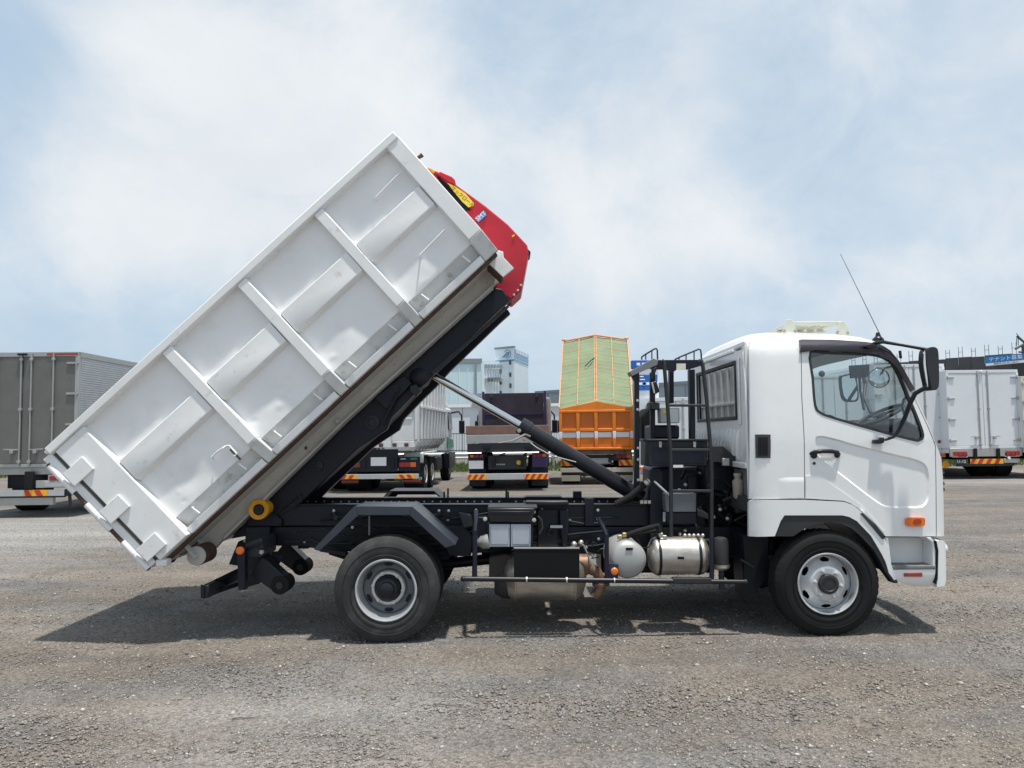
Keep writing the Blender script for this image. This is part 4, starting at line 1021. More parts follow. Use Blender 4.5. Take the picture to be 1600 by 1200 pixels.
# ---- rear fenders
def fender(y0, y1):
    src = 6.48
    up = QL([(490, 858), (554, 791), (644, 791), (712, 851)], src)
    # outer skin profile as a bent band; near lip hangs down
    lo = QL([(499, 861), (560, 805), (640, 805), (696, 856)], src)
    m = MB()
    t = .012
    for i in range(3):
        a, b = up[i], up[i + 1]
        d = Vector((b[0] - a[0], b[1] - a[1])).normalized(); nrm = Vector((d.y, -d.x)) * t
        m.hexa([(a[0] + nrm.x, y0, a[1] + nrm.y), (b[0] + nrm.x, y0, b[1] + nrm.y), (b[0] + nrm.x, y1, b[1] + nrm.y), (a[0] + nrm.x, y1, a[1] + nrm.y), (a[0], y0, a[1]), (b[0], y0, b[1]), (b[0], y1, b[1]), (a[0], y1, a[1])])
    f = m.build('fender', NAVY, truck, .004)
    lipY = (y0 - .004, y0 + .006) if y0 < YC else (y1 - .006, y1 + .004)
    for i in range(3): MB().prism([up[i], up[i + 1], lo[i + 1], lo[i]], *lipY).build('fender_lip', NAVY, f, .003)
    return f
fender(6.48, 6.93); fender(2 * YC - 6.93, 2 * YC - 6.48)
for px, py in ((520, 803), (690, 803)):
    a = at(px, py, 7.17); MB().beam(a, (a.x + (.12 if px < 600 else -.12), 6.75, a.z + (.0)), .03, .03).build('fender_bracket', DKGREY, truck, .004)
for px in (577,): MB().tube([at(px, 806, 6.9), at(px, 836, 6.9)], .009, 6).build('fender_stay', TRIM, truck)
MB().prism(QL([(496, 856), (540, 863), (540, 869), (500, 862)], 7.0), 7.0, 7.02).build('splash_guard', BLACK, truck)
lf = MB()
for k in range(5):
    pts = [at(505 + 4 * k, 858, 7.02)]
    lf.tube([at(500, 852, 7.05) + Vector((.02 * k, 0, -.018 * k)), at(600, 880, 7.05) + Vector((0, 0, -.018 * k)), at(716, 858, 7.05) + Vector((-.02 * k, 0, -.018 * k))], .010, 6)
lf.build('leaf_spring', BLACK, truck)
MB().prism(QL([(690, 822), (726, 822), (740, 846), (735, 870), (700, 868), (694, 850)], 7.0), 7.0, 7.16).build('spring_hanger', BLACK, truck, .01)
MB().prism(QL([(740, 808), (766, 808), (766, 856), (736, 856)], 6.98), 6.98, 7.16).build('frame_bracket', BLACK, truck, .008)
MB().prism(QL([(716, 801), (735, 804), (741, 822), (724, 826)], 6.92), 6.92, 6.97).build('wheel_chock', DKGREY, truck, .01)

# ---- battery box, urea panel, silencer
bx0, bx1 = at(763, 836, 6.72).x, at(831, 836, 6.72).x
MB().box(bx0 - .01, bx1 + .01, 6.73, 7.16, at(790, 856, 6.72).z, at(790, 818, 6.72).z).build('battery_box', BLACK, truck, .006)
for a, b in ((764.5, 796.5), (798, 829.5)):
    f = MB().prism(QL([(a, 819), (b, 819), (b, 854.5), (a, 854.5)], 6.70), 6.70, 6.728).build('battery_cover', SILVERBOX, truck, .004)
    MB().prism(QL([(a + 2.5, 822), (b - 2.5, 822), (b - 2.5, 851), (a + 2.5, 851)], 6.69), 6.69, 6.699).build('cover_panel', SILVERBOX, f, .006)
MB().prism(QL([(761, 794), (836, 794), (832, 816.5), (764, 816.5)], 6.68), 6.68, 7.16).build('battery_lid', BLACK2, truck, .012)
MB().prism(QL([(764, 799), (829, 799), (829, 804), (764, 804)], 6.67), 6.67, 6.679).build('lid_ridge', BLACK, truck, .004)
MB().prism(QL([(762, 792), (840, 792), (838, 795.5), (762, 795.5)], 6.72), 6.72, 7.1).build('lid_lip', DKGREY, truck, .004)
for px, py in ((758, 811), (834.5, 812.5)): MB().lathe(at(px, py, 6.68), (0, -1, 0), [(0, .018), (.01, .018), (.012, .009), (.02, .009)], 8).build('lid_clip', BOLT, truck)
MB().tube([at(x, y, 6.66) for x, y in ((840, 806), (846, 812), (848, 824), (843, 834))], .008, 6).build('latch_strap', DKGREY, truck)
MB().prism(QL([(803, 857), (905.5, 857), (905.5, 904), (803, 904)], 6.60), 6.60, 6.615).build('tank_panel', BLACKP, truck, .003)
MB().prism(QL([(803, 856.2), (905.5, 856.2), (905.5, 857.6), (803, 857.6)], 6.595), 6.595, 6.64).build('panel_edge', TRIM, truck)
sc_ = at(850, 899, 6.9); rS = .205
xl, xr_ = at(787, 899, 6.9).x, at(915, 899, 6.9).x
sil = MB().lathe((xl, 6.9, sc_.z), (1, 0, 0), [(0, .05), (.01, .13), (.04, .18), (.09, rS), (.095, rS + .006), (.105, rS + .006), (.11, rS), (xr_ - xl - .11, rS), (xr_ - xl - .105, rS + .006), (xr_ - xl - .095, rS + .006), (xr_ - xl - .09, rS), (xr_ - xl - .03, .16), (xr_ - xl, .07)], 40).build('silencer', STEEL, truck)
for px in (818, 838, 868, 886): MB().lathe((at(px, 899, 6.9).x, 6.9, sc_.z), (1, 0, 0), [(-.006, rS + .001), (-.006, rS + .005), (.006, rS + .005), (.006, rS + .001)], 40, False).build('silencer_band', STEEL, sil)
MB().prism(QL([(764, 872), (786, 866), (800, 868), (800, 905), (764, 905)], 6.80), 6.80, 7.0).build('silencer_bracket', mat('dirty heat shield', (.05, .04, .036), .8, var=.3), truck, .01)
MB().lathe(at(780, 908, 6.9), (1, 0, 0), [(-.04, .10), (.02, .14), (.1, .15)], 24).build('silencer_inlet', DKGREY, truck)
MB().tube([at(x, y, 6.86) for x, y in ((921, 888), (932, 893), (938, 905), (939, 915), (935, 925), (928, 932))], [.05, .048, .045, .045, .042, .04], 14).build('exhaust_pipe', BROWNX, truck)
MB().lathe(at(939, 913, 6.86), (0, 0, 1), [(-.01, .075), (.01, .075)], 16).build('exhaust_flange', BROWNX, truck)
MB().lathe(at(921, 882, 6.86), (1, 0, 0), [(-.12, .09), (-.02, .09), (.0, .05)], 16).build('exhaust_joint', BROWNX, truck)
MB().tube([at(x, y, 6.75) for x, y in ((905, 848), (912, 852), (918, 866), (922, 878), (929, 890))], .007, 6).build('sensor_cable', TRIM, truck)
for px, py, r_ in ((897, 851, .03), (908, 848, .025), (915, 856, .02), (893, 857, .022)): MB().ball(at(px, py, 6.95), r_, n=8).build('valve', STEEL, truck)

# ---- unseen gearbox and tank masses added to block sun through the chassis
MB().prism(QL([(880, 800), (1110, 796), (1110, 890), (1000, 893), (960, 868), (880, 860)], RN), RN + .09, RF - .09).build('gearbox', BLACK, truck, .03)
MB().prism(QL([(705, 800), (870, 800), (870, 850), (705, 850)], RN), RN + .1, RF - .1).build('rail_filler_mass', BLACK, truck, .03)  # filler between the rails, keeps sunlight off the ground below
MB().prism(QL([(745, 830), (940, 830), (940, 905), (745, 905)], 7.05), 8.1, 8.62).build('fuel_tank', DKGREY, truck, .05, seg=3)
MB().prism(QL([(960, 800), (1165, 800), (1165, 928), (960, 928)], 7.05), 8.1, 8.6).build('far_shade_block', BLACK, truck, .02)  # added low on the far side to hide sunlit ground behind
# ---- air lines and cables clipped along the rail
random.seed(5)
for k in range(9):
    xa_, xb_ = sorted((random.uniform(420, 980), random.uniform(420, 980)))
    if xb_ - xa_ < 120: xb_ = xa_ + 160
    yb_ = random.uniform(800, 850)
    pts = [at(xa_ + (xb_ - xa_) * i / 8, yb_ + random.uniform(-4, 4) + 5 * math.sin(i * 1.3 + k), RN - .03 - .02 * random.random()) for i in range(9)]
    MB().tube(pts, random.choice((.006, .008, .011)), 6).build('air_line', random.choice((RUBBER, DKGREY, BLACK2)), truck)
for k in range(10):
    p = at(random.uniform(760, 960), random.uniform(855, 872), 6.9); pts = [p]
    for i in range(4): pts.append(pts[-1] + Vector((random.uniform(-.07, .07), random.uniform(-.03, .03), random.uniform(-.03, .05))))
    MB().tube(pts, .006, 6).build('loose_cable', random.choice((RUBBER, TRIM, DKGREY)), truck)
bm_ = MB()
for px in range(400, 1010, 17):
    for py in (806, 838):
        if random.random() < .55:
            c_ = at(px, py + random.uniform(-3, 3), RN - .013); bm_.lathe((c_.x, RN - .013, c_.z), (0, -1, 0), [(0, .009), (.008, .009)], 6)
stuff(bm_.build('rivets', BLACK2, truck))
# ---- side guard
b0, b1 = at(724, 904.5, 6.56), at(1165, 909.5, 6.56)
MB().tube([b0 + Vector((-.0, .0, 0)), b0.lerp(b1, .3), b0.lerp(b1, .6), b1], .0205, 12).ball(b0, .024, n=8).ball(b1, .024, n=8).build('side_guard_bar', BLACK2, truck)
for px in (823, 885.5): MB().lathe(b0.lerp(b1, (px - 724) / 441), (1, 0, 0), [(-.006, .024), (.006, .024)], 14).build('bar_clamp', ZINC, truck)
MB().lathe(b0.lerp(b1, (960 - 724) / 441), (1, 0, 0), [(-.004, .024), (.004, .024)], 14).build('bar_clamp', ZINC, truck)
MB().tube([at(744, 800, 6.95), at(744, 816, 6.75), at(742, 830, 6.6), at(741.5, 902, 6.58)], .021, 12).build('guard_post', BLACK, truck)
MB().tube([at(936, 812, 7.0), at(942, 822, 6.75), at(948, 836, 6.62), at(948, 905, 6.6)], .019, 12).build('guard_post', BLACK, truck)
MB().tube([at(1112, 840, 6.62), at(1112, 906, 6.58)], .02, 10).build('guard_post', BLACK, truck)
MB().prism(QL([(1052, 903.5), (1112, 904), (1112, 912), (1052, 911.5)], 6.54), 6.54, 6.62).build('step_tread', DKGREY, truck, .004)
MB().lathe(at(762, 846, 6.7), (-1, .0, -.15), [(-.01, .055), (.0, .062), (.05, .055), (.08, .03), (.1, .012)], 20).build('work_lamp', TRIM, truck)
MB().prism(QL([(951, 880), (966, 882), (966, 904), (951, 903)], 6.60), 6.60, 6.612).build('marker_bracket', mat('dark blue bracket', (.01, .02, .06), .5), truck, .002)
MB().lathe(at(960, 892.5, 6.598), (0, -1, 0), [(0, .031), (.016, .031), (.024, .024), (.026, .01)], 20).build('marker_lamp', ORANGE_L, truck)

# ---- air tanks, filter
c = at(981.5, 875, 6.62); r_ = 29 / (FPX / 6.65)
MB().lathe((c.x, 6.60, c.z), (0, 1, 0), [(0, .02), (.004, .07), (.016, .115), (.035, .142), (.06, r_), (.5, r_)], 40).build('air_tank', TANKGREY, truck)
MB().prism(QL([(978, 856), (989, 856), (989, 859.5), (978, 859.5)], 6.595), 6.595, 6.605).build('tank_label', BLACKP, truck)
c = at(1060, 868, 6.78); x0, x1 = at(1012, 868, 6.78).x, at(1107, 868, 6.78).x; r_ = .158; l_ = x1 - x0
tk = MB().lathe((x0, 6.78, c.z), (1, 0, 0), [(0, .04), (.012, .10), (.035, .142), (.06, r_), (.075, r_), (.077, r_ - .004), (.083, r_ - .004), (.085, r_), (l_ - .085, r_), (l_ - .083, r_ - .004), (l_ - .077, r_ - .004), (l_ - .075, r_), (l_ - .06, r_), (l_ - .035, .142), (l_ - .012, .10), (l_, .04)], 48).build('air_tank', STEEL, truck)
for px in (1027.5, 1089): MB().lathe((at(px, 868, 6.78).x, 6.78, c.z), (1, 0, 0), [(-.011, r_ + .0015), (-.011, r_ + .006), (.011, r_ + .006), (.011, r_ + .0015)], 40, False).build('tank_strap', BLACK, tk)
pl_ = at(1064, 872, 6.62); MB().prism(QL([(1059, 870), (1069, 870), (1069, 874), (1059, 874)], 6.617), 6.617, 6.66).build('tank_label', BLACKP, tk)
c = at(1126, 860, 6.8); MB().lathe((c.x, 6.8, at(1126, 881, 6.8).z), (0, 0, 1), [(0, .066), (.19, .066), (.215, .055), (.225, .03)], 24).build('air_dryer', DKGREY, truck)
MB().lathe((c.x, 6.8, at(1126, 890, 6.8).z), (0, 0, 1), [(0, .05), (.02, .072), (.045, .072)], 20).build('dryer_base', STEEL, truck)
MB().tube([(c.x, 6.8, at(1126, 920, 6.8).z), (c.x, 6.8, at(1126, 888, 6.8).z)], .025, 10).build('drain_pipe', DKGREY, truck)
for a, b, yy in (((985, 835), (1000, 832), 6.7),): pass
MB().tube([at(x, y, 6.72) for x, y in ((980, 836), (1000, 829), (1018, 824), (1028, 821), (1030, 832))], .022, 10).build('hose', RUBBER, truck)
MB().tube([at(x, y, 6.78) for x, y in ((972, 842), (984, 838), (1004, 833), (1026, 829))], .014, 8).build('hose', RUBBER, truck)
for px, py in ((968, 840), (975, 836), (1032, 836), (1034, 844), (1030, 850), (1038, 840)): MB().box(*sum(([v - .016, v + .02] for v in at(px, py, 6.72)), [])).build('fitting', BRASS if px < 1000 else STEEL, truck, .005)
MB().tube([at(x, y, 6.7) for x, y in ((996, 842), (1003, 856), (1014, 855), (1020, 843))], .006, 6).build('loop_cable', RUBBER, truck)
for px in range(1070, 1100, 7): MB().ball(at(px, 837, 6.75), .018, n=6).build('fitting', STEEL, truck)

# ---- hook tower and ladder behind the cab
TW = 7.12
def tw(pts, y0, y1, nm, m_=BLACK, bv=.005, par=None): return MB().prism(QL(pts, y0), y0, y1).build(nm, m_, par or truck, bv)
tw([(992, 583), (999, 577), (999.5, 772), (992.5, 772)], TW, TW + .10, 'tower_post')
tw([(1077, 577), (1086, 577), (1087, 700), (1079, 700)], TW + .02, TW + .10, 'tower_post')
tw([(1016, 583), (1024, 575), (1024, 690), (1017, 690)], TW + .14, TW + .2, 'tower_post')
tw([(1046, 577), (1053, 577), (1053, 630), (1046, 630)], TW + .85, TW + .93, 'tower_post')
tw([(1017, 562.5), (1099, 562), (1099, 570), (1078, 577), (1058, 577), (1053, 581), (1040, 577), (1018, 577)], TW - .05, TW + .0, 'top_beam')
tw([(1018, 563), (1098, 563), (1098, 571), (1018, 571)], TW + .8, TW + .87, 'top_beam')
tw([(983.5, 581), (1021, 559.5), (1028, 563), (1028, 569.5), (987, 587.5)], TW - .22, TW - .07, 'tower_hood', mat('grey hood steel', (.20, .205, .215), .45), .004)
tw([(987, 586), (998, 580), (999, 584), (993, 597)], TW - .1, TW - .02, 'hood_gusset', DKGREY)
tw([(1019, 577), (1026, 573), (1026, 578), (1020, 592)], TW - .06, TW - .0, 'hood_gusset', DKGREY)
def handrail(pts, stems, yy):
    o = MB().tube([at(x, y, yy) for x, y in pts], .0075, 8).build('guard_rail', DKGREY, truck)
    for x, y, y2 in stems: MB().tube([at(x, y, yy), at(x, y2, yy)], .006, 6).build('rail_stem', DKGREY, o)
handrail([(1003, 562), (1002.5, 558), (1008, 554), (1022, 545.5), (1025.5, 544.5), (1027, 547), (1027.5, 562)], [(1009, 553.5, 562), (1018.5, 548, 561)], TW + .1)
handrail([(1054, 562), (1062, 558), (1092, 545.5), (1094.5, 546.5), (1095.5, 552), (1096, 562)], [(1061, 558.5, 562), (1072, 553.5, 562), (1084.5, 548.5, 562)], TW + .1)
tw([(1057, 568), (1071.5, 568), (1071.5, 577.5), (1057, 577.5)], TW - .056, TW - .052, 'warning_label', mat('label print', (.75, .72, .60), .5), 0)
# ladder
lad = MB().tube([at(x, y, 6.78) for x, y in ((1034, 563), (1036.5, 565), (1038, 572), (1043.5, 640), (1048, 710), (1048.5, 760), (1048.5, 842))], .0165, 10).build('ladder', DKGREY, truck)
MB().tube([at(x, y, 6.78) for x, y in ((1092, 563.5), (1095.5, 564), (1098, 570), (1104, 625), (1109, 685), (1112, 740), (1112, 842))], .0165, 10).build('ladder_side', DKGREY, lad)
for y, xa_, xb_ in ((633.5, 1043, 1105), (703, 1048, 1110), (767, 1049, 1112), (844, 1049, 1112)):
    MB().beam(at(xa_, y, 6.78), at(xb_, y, 6.78), .025, .022).build('rung', DKGREY, lad, .004)
# boxes on the tower
tw([(1012, 688), (1106, 688), (1106, 729), (1012, 729)], 6.95, 7.35, 'tool_box', BLACK2, .012)
tw([(1010, 686), (1107, 686), (1107, 689.5), (1010, 689.5)], 6.93, 7.36, 'tool_box_lid', BLACK2, .004)
tw([(1020, 698), (1100, 698), (1100, 724), (1020, 724)], 6.944, 6.949, 'tool_box_panel', BLACK, .004)
for px in (1032, 1085.5): tw([(px - 2.5, 690), (px + 2.5, 690), (px + 2, 699), (px - 2, 699)], 6.935, 6.943, 'box_latch', STEEL, .002)
tw([(1052, 726.5), (1067.5, 726.5), (1067.5, 730.5), (1052, 730.5)], 6.93, 6.934, 'white_label', WHITEP, 0)
CTRL = mat('grey control box', (.42, .43, .42), .5)
cbx = tw([(1032, 637), (1062, 637), (1062, 661), (1033, 661)], 7.16, 7.34, 'control_box', CTRL, .008)
tw([(1045, 639), (1060, 639), (1060, 660), (1045, 660)], 7.152, 7.157, 'instruction_label', mat('printed label', (.62, .66, .62), .5), 0, cbx)
tw([(1036, 641), (1043, 641), (1043, 645), (1036, 645)], 7.152, 7.157, 'warning_label', YSTICK, 0, cbx)
tw([(1016, 628), (1031, 629), (1031, 640), (1016, 640)], 7.2, 7.4, 'valve_block', DKGREY, .008)
tw([(1018, 597), (1026, 595), (1031, 612), (1024, 616)], 7.18, 7.24, 'work_lamp', BLACK2, .01)
tw([(1017.5, 598), (1020, 597), (1024, 614), (1021.5, 615)], 7.165, 7.178, 'lamp_lens', LAMPC, .003)
tw([(1018, 664), (1062, 664), (1062, 686), (1018, 686)], 7.3, 7.7, 'pump_box', BLACK, .02)
tw([(1003, 650), (1012, 636), (1018, 640), (1018, 690), (1003, 690)], 7.9, 8.3, 'spare_tyre', RUBBER, .04)
tw([(1039, 771), (1088, 771), (1088, 800), (1041, 800)], 6.90, 7.1, 'valve_cover', mat('grey cover', (.14, .15, .165), .45), .006)
tw([(1041, 800.5), (1088, 800.5), (1088, 819), (1043, 819)], 6.92, 7.1, 'valve_box', BLACK, .006)
tw([(1036, 800), (1040, 800), (1040, 815), (1036, 815)], 6.95, 6.96, 'grey_tag', TAPE_W, 0)
tw([(1089, 794), (1106, 803), (1108, 812), (1089, 806)], 7.0, 7.04, 'bracket', DKGREY)
tw([(1017, 730), (1170, 720), (1170, 880), (1140, 880), (1017, 850)], 7.45, 7.95, 'engine_block', BLACK, .03)
tw([(1100, 715), (1168, 715), (1168, 770), (1100, 770)], 7.2, 7.9, 'air_duct', BLACK, .03)
tw([(1016, 735), (1036, 735), (1036, 850), (1016, 850)], 7.05, 7.18, 'tower_foot', BLACK, .006)
tw([(1111, 697), (1130, 697), (1144, 710), (1168, 714), (1168, 737), (1148, 731), (1122, 722), (1111, 722)], 7.0, 7.12, 'cab_mount', DKGREY, .012)
tw([(1129, 716), (1140, 716), (1140, 728), (1129, 728)], 6.95, 6.99, 'cab_latch', TRIM, .006)
RES = mat('milky reservoir', (.42, .37, .30), .5)
MB().lathe(at(1153, 750, 6.95), (0, 0, 1), [(-.16, .03), (-.14, .045), (-.01, .05), (.01, .03), (.03, .028), (.032, .036), (.06, .036)], 16).build('reservoir', RES, truck)
tw([(1153, 757), (1168, 757), (1168, 802), (1150, 802), (1151, 780)], 6.98, 7.05, 'reservoir_guard', DKGREY, .01)
random.seed(3)
for k in range(26):
    x, y = random.uniform(1090, 1165), random.uniform(735, 850)
    p0 = at(x, y, 7.1 + random.random() * .25); pts = [p0]
    for i in range(4): pts.append(pts[-1] + Vector((random.uniform(-.12, .12), random.uniform(-.05, .05), random.uniform(-.12, .06))))
    MB().tube(pts, random.choice((.008, .011, .016)), 6).build('engine_hose', random.choice((RUBBER, RUBBER, DKGREY, DKGREY)), truck)
for k in range(18):
    p = at(random.uniform(1050, 1160), random.uniform(738, 840), 7.05 + random.random() * .15)
    MB().lathe(p, (0, -1, 0), [(0, .016), (.02, .016), (.022, .009), (.035, .009)], 6).build('engine_bolt', random.choice((STEEL, BOLT, DKGREY, TRIM)), truck)
MB().tube([at(1022, 752, 6.98), at(1046, 774, 6.9)], .010, 8).build('lever', TRIM, truck)
MB().tube([at(x, y, 7.05) for x, y in ((962, 788), (985, 776), (1000, 763), (1012, 753))], .03, 12).build('hydraulic_hose', RUBBER, truck)
MB().lathe(at(1012, 753, 7.05), (.75, 0, .65), [(-.03, .034), (.0, .034), (.01, .025), (.02, .025)], 12).build('hose_fitting', STEEL, truck)
MB().tube([at(x, y, 7.05) for x, y in ((975, 789), (990, 785), (1005, 786), (1016, 787))], .012, 8).build('hydraulic_hose', RUBBER, truck)
for px in (1002, 1008, 1014): MB().box(*sum(([v - .012, v + .018] for v in at(px, 785, 7.04)), [])).build('fitting', STEEL, truck, .004)

# ---- lifting cylinder (chrome rod and black barrel on each side)
for k, yy in enumerate((7.38, 7.82)):
    pr, pm, pb = at(655, 574, 7.38), at(812, 664, 7.38), at(1003, 778, 7.38)
    pr, pm, pb = [Vector((p.x, yy, p.z)) for p in (pr, pm, pb)]
    d = (pb - pm).normalized()
    cy = MB().lathe(pm, d, [(-.0, .06), (.0, .078), (.10, .078), (.102, .07), ((pb - pm).length, .07)], 28).build('lift_cylinder', BLACK2, truck)
    MB().lathe(pr, (pm - pr).normalized(), [(0, .034), ((pm - pr).length + .02, .034)], 24).build('cylinder_rod', CHROME, cy)
    if k == 0:
        MB().tube([at(828, 682, 7.28), at(820, 679, 7.24), at(800, 689, 7.22), at(779, 692, 7.22)], [.012, .011, .007, .005], 8).build('hydraulic_line', STEEL, cy)
        MB().tube([at(829, 692, 7.28), at(838, 699, 7.27), at(862, 712, 7.27), at(900, 722, 7.27)], .006, 6).build('hydraulic_line', STEEL, cy)
        for px, py in ((811, 673), (819, 686)): MB().lathe(at(px, py, 7.3), (0, -1, 0), [(0, .02), (.03, .02), (.032, .012), (.05, .012)], 8).build('port_fitting', STEEL, cy)

# ---- tilted lift frame
upp = [(360, 842), (540, 655), (770, 449)]
tl_ = [(797, 469), (780, 484), (692, 569), (668, 596), (645, 618), (612, 652), (604, 671), (560, 700), (470, 786), (430, 812), (400, 835)]
for y0 in (7.16, 7.94):
    tf = MB().prism(QL(upp + [(785, 452)] + tl_, 7.16), y0, y0 + .10).build('tilt_frame', BLACK, truck, .006)
MB().prism(QL([(540, 668), (770, 462), (785, 470), (690, 560), (600, 660), (470, 775)], 7.3), 7.30, 7.9).build('tilt_frame_core', BLACK, truck, .01)
MB().prism(QL([(785, 484), (793, 476), (796, 479), (692, 574), (676, 586), (672, 582)], 7.12), 7.12, 7.15).build('frame_flange', BLACK2, truck, .004)
MB().prism(QL([(632, 586), (643, 600), (603, 640), (585, 622)], 7.08), 7.08, 7.155).build('stiffener', BLACK, truck, .006)
MB().prism(QL([(640, 603), (650, 600), (658, 611), (650, 619), (640, 612)], 7.06), 7.06, 7.15).build('rod_clevis', BLACK2, truck, .006)
MB().lathe(at(655, 590, 7.2), (0, -1, 0), [(-.2, .085), (.04, .085), (.05, .07)], 24).build('cylinder_pivot', BLACK, truck)
for px, py, r_ in ((582, 660, .065), (498, 728, .042), (676, 497, .02), (747, 501, .012)): MB().lathe(at(px, py, 7.158), (0, -1, 0), [(0, r_), (.02, r_), (.022, r_ * .6), (.012, r_ * .55)], 22).build('pivot_boss', BLACK2, truck)
for pts in (((626, 606), (612, 634), (602, 652), (595, 665)), ((619, 614), (606, 640), (598, 655))): MB().tube([at(x, y, 7.08) for x, y in pts], .009, 8).build('hydraulic_line', BLACK2, truck)
MB().tube([at(x, y, 7.12) for x, y in ((430, 803), (455, 782), (468, 772), (470, 783), (455, 796))], .008, 6).build('frame_edge_rod', DKGREY, truck)
# red hook arm
arm = MB().prism(QL([(667, 262), (679, 265), (689, 269), (706, 277), (711, 281), (712, 288), (759, 322), (793, 350), (824, 383), (826, 395), (819, 432), (815, 453), (799, 468), (768, 449), (765, 400), (720, 340), (690, 300)], 7.36), 7.36, 7.84).build('hook_arm', RED, truck, .012)
MB().prism(QL([(680, 271), (712, 300), (736, 328), (726, 330), (700, 306)], 7.35), 7.35, 7.357).build('arm_black_plate', BLACKP, arm)  # thin black plate on the arm face, in place of a recess
MB().prism(QL([(824, 388), (829, 393), (829, 397), (821, 406), (818, 404)], 7.5), 7.5, 7.7).build('arm_stop', BLACK, arm, .005)
MB().prism(QL([(667, 261), (673, 263), (680, 268), (677, 271)], 7.335), 7.335, 7.358).build('hook_tip', YELLOW, arm, .002)
MB().prism(QL([(689, 268), (706, 276), (711, 281), (710, 288), (702, 284), (682, 271)], 7.33), 7.33, 7.357).build('hook_cheek', RED, arm, .006)
stick = MB().prism(QL([(699, 285.5), (709, 290), (727, 302), (741, 318), (739, 322), (732, 324), (722, 315), (708, 298)], 7.347), 7.347, 7.3545).build('name_sticker', YSTICK, arm)
pA, pB = at(714, 300.5, 7.345), at(735, 318.5, 7.345)
xd = (pB - pA).normalized(); text('フックロール', .047, (pA + pB) / 2 + Vector((-.012, 0, .012)), xd, Vector((0, -1, 0)).cross(xd), BLACKP, arm)
lg = MB().prism(QL([(742, 341), (755, 330), (759, 332), (760, 336), (748, 347)], 7.345), 7.345, 7.3545).build('maker_sticker', BLUESTICK, arm)
pA, pB = at(745, 343, 7.343), at(758, 332.5, 7.343); xd = (pB - pA).normalized()
text('SMT', .06, (pA + pB) / 2, xd, Vector((0, -1, 0)).cross(xd), WHITEP, arm)
for px, py in ((803, 461), (809, 454), (814, 446)): MB().lathe(at(px, py, 7.358), (0, -1, 0), [(0, .012), (.01, .012), (.012, .006)], 8).build('arm_bolt', BOLT, arm)
MB().prism(QL([(800, 368), (805, 366), (804, 368.5), (800, 370.5)], 7.348), 7.348, 7.3545).build('yellow_mark', YSTICK, arm)

# ---- rear end: flange roller, tail lamps, stabiliser arms, underrun bar
for yy, ax in ((6.98, (0, -1, 0)), (2 * YC - 6.98, (0, 1, 0))):
    c = at(405, 796, 6.98); r_ = 15.8 / (FPX / 6.95)
    rl = MB().lathe((c.x, yy, c.z), ax, [(-.22, r_ * .8), (-.02, r_ * .8), (-.015, r_), (.02, r_), (.03, r_ * .96), (.03, r_ * .82), (.018, r_ * .55)], 32, False).build('flange_roller', YELLOW, truck)
    MB().lathe((c.x, yy, c.z), ax, [(-.2, r_ * .5), (.012, r_ * .5), (.02, r_ * .44), (.02, r_ * .15), (.03, r_ * .12)], 24).build('roller_pin', BLACK2, rl)
MB().prism(QL([(386, 806), (425, 800), (440, 812), (440, 822), (386, 822)], 7.12), 7.12, 7.165).build('rear_plate', BLACK, truck, .006)
MB().prism(QL([(383, 823), (421, 823), (421, 900), (400, 900), (383, 868)], 7.08), 7.08, 7.165).build('rear_plate', BLACK, truck, .006)
MB().prism(QL([(372, 846), (384, 842), (384, 886), (357, 882)], 7.3), 7.3, 7.36).build('rear_gusset', BLACK, truck, .006)
# tail lamp
MB().prism(QL([(382, 850), (408, 840), (411, 850), (411, 870), (384, 873)], 6.72), 6.72, 7.1).build('tail_lamp_box', DKGREY, truck, .012)
MB().prism(QL([(383, 856), (409, 846), (410, 850), (384, 861)], 6.70), 6.70, 6.718).build('tail_lamp_trim', BLACK, truck, .006)
MB().prism(QL([(370, 857), (382, 857), (383, 922), (372, 922)], 6.62), 6.62, 6.70).build('tail_bracket', BLACK, truck, .006)
MB().lathe(at(375.5, 860, 6.615), (0, -1, 0), [(0, .034), (.014, .034), (.022, .027), (.024, .01)], 20).build('marker_lamp', ORANGE_L, truck)
MB().lathe(at(410, 862, 6.70), (0, -1, 0), [(0, .018), (.03, .018)], 10).build('lamp_plug', TRIM, truck)
MB().tube([at(x, y, 6.72) for x, y in ((412, 847), (404, 850), (403, 856), (410, 858), (420, 857), (430, 853))], .005, 6).build('lamp_cable', RUBBER, truck)
for src, yy in ((6.86, 6.86), (7.55, 7.95)):
    pass
def stab(pa, pb, Y, w0=.10):
    a, b = at(*pa, Y), at(*pb, Y)
    d = (b - a).normalized(); n_ = Vector((-d.z, 0, d.x))
    o = MB().prism([((a + n_ * w0).x, (a + n_ * w0).z), ((b + n_ * .075).x, (b + n_ * .075).z), ((b - n_ * .075).x, (b - n_ * .075).z), ((a - n_ * w0 * .9).x, (a - n_ * w0 * .9).z)], Y, Y + .16).build('stabiliser_arm', BLACK2, truck, .008)
    MB().lathe(b + Vector((0, -.02, 0)), (0, 1, 0), [(0, .078), (.2, .078)], 28).build('stabiliser_roller', RUBBER, o, .006)
    MB().lathe(b + Vector((0, -.035, 0)), (0, 1, 0), [(0, .03), (.02, .03)], 16).build('roller_pin', DKGREY, o)
stab((398, 884), (438, 914), 6.80); stab((436, 858), (470, 886), 7.75)
MB().prism(QL([(383, 868), (440, 868), (432, 890), (405, 912), (384, 918)], 7.0), 7.0, 7.04).build('stabiliser_bracket', BLACK, truck, .006)
MB().prism(QL([(420, 862), (455, 862), (436, 880), (420, 898)], 7.9), 7.9, 7.96).build('stabiliser_bracket', BLACK, truck, .006)
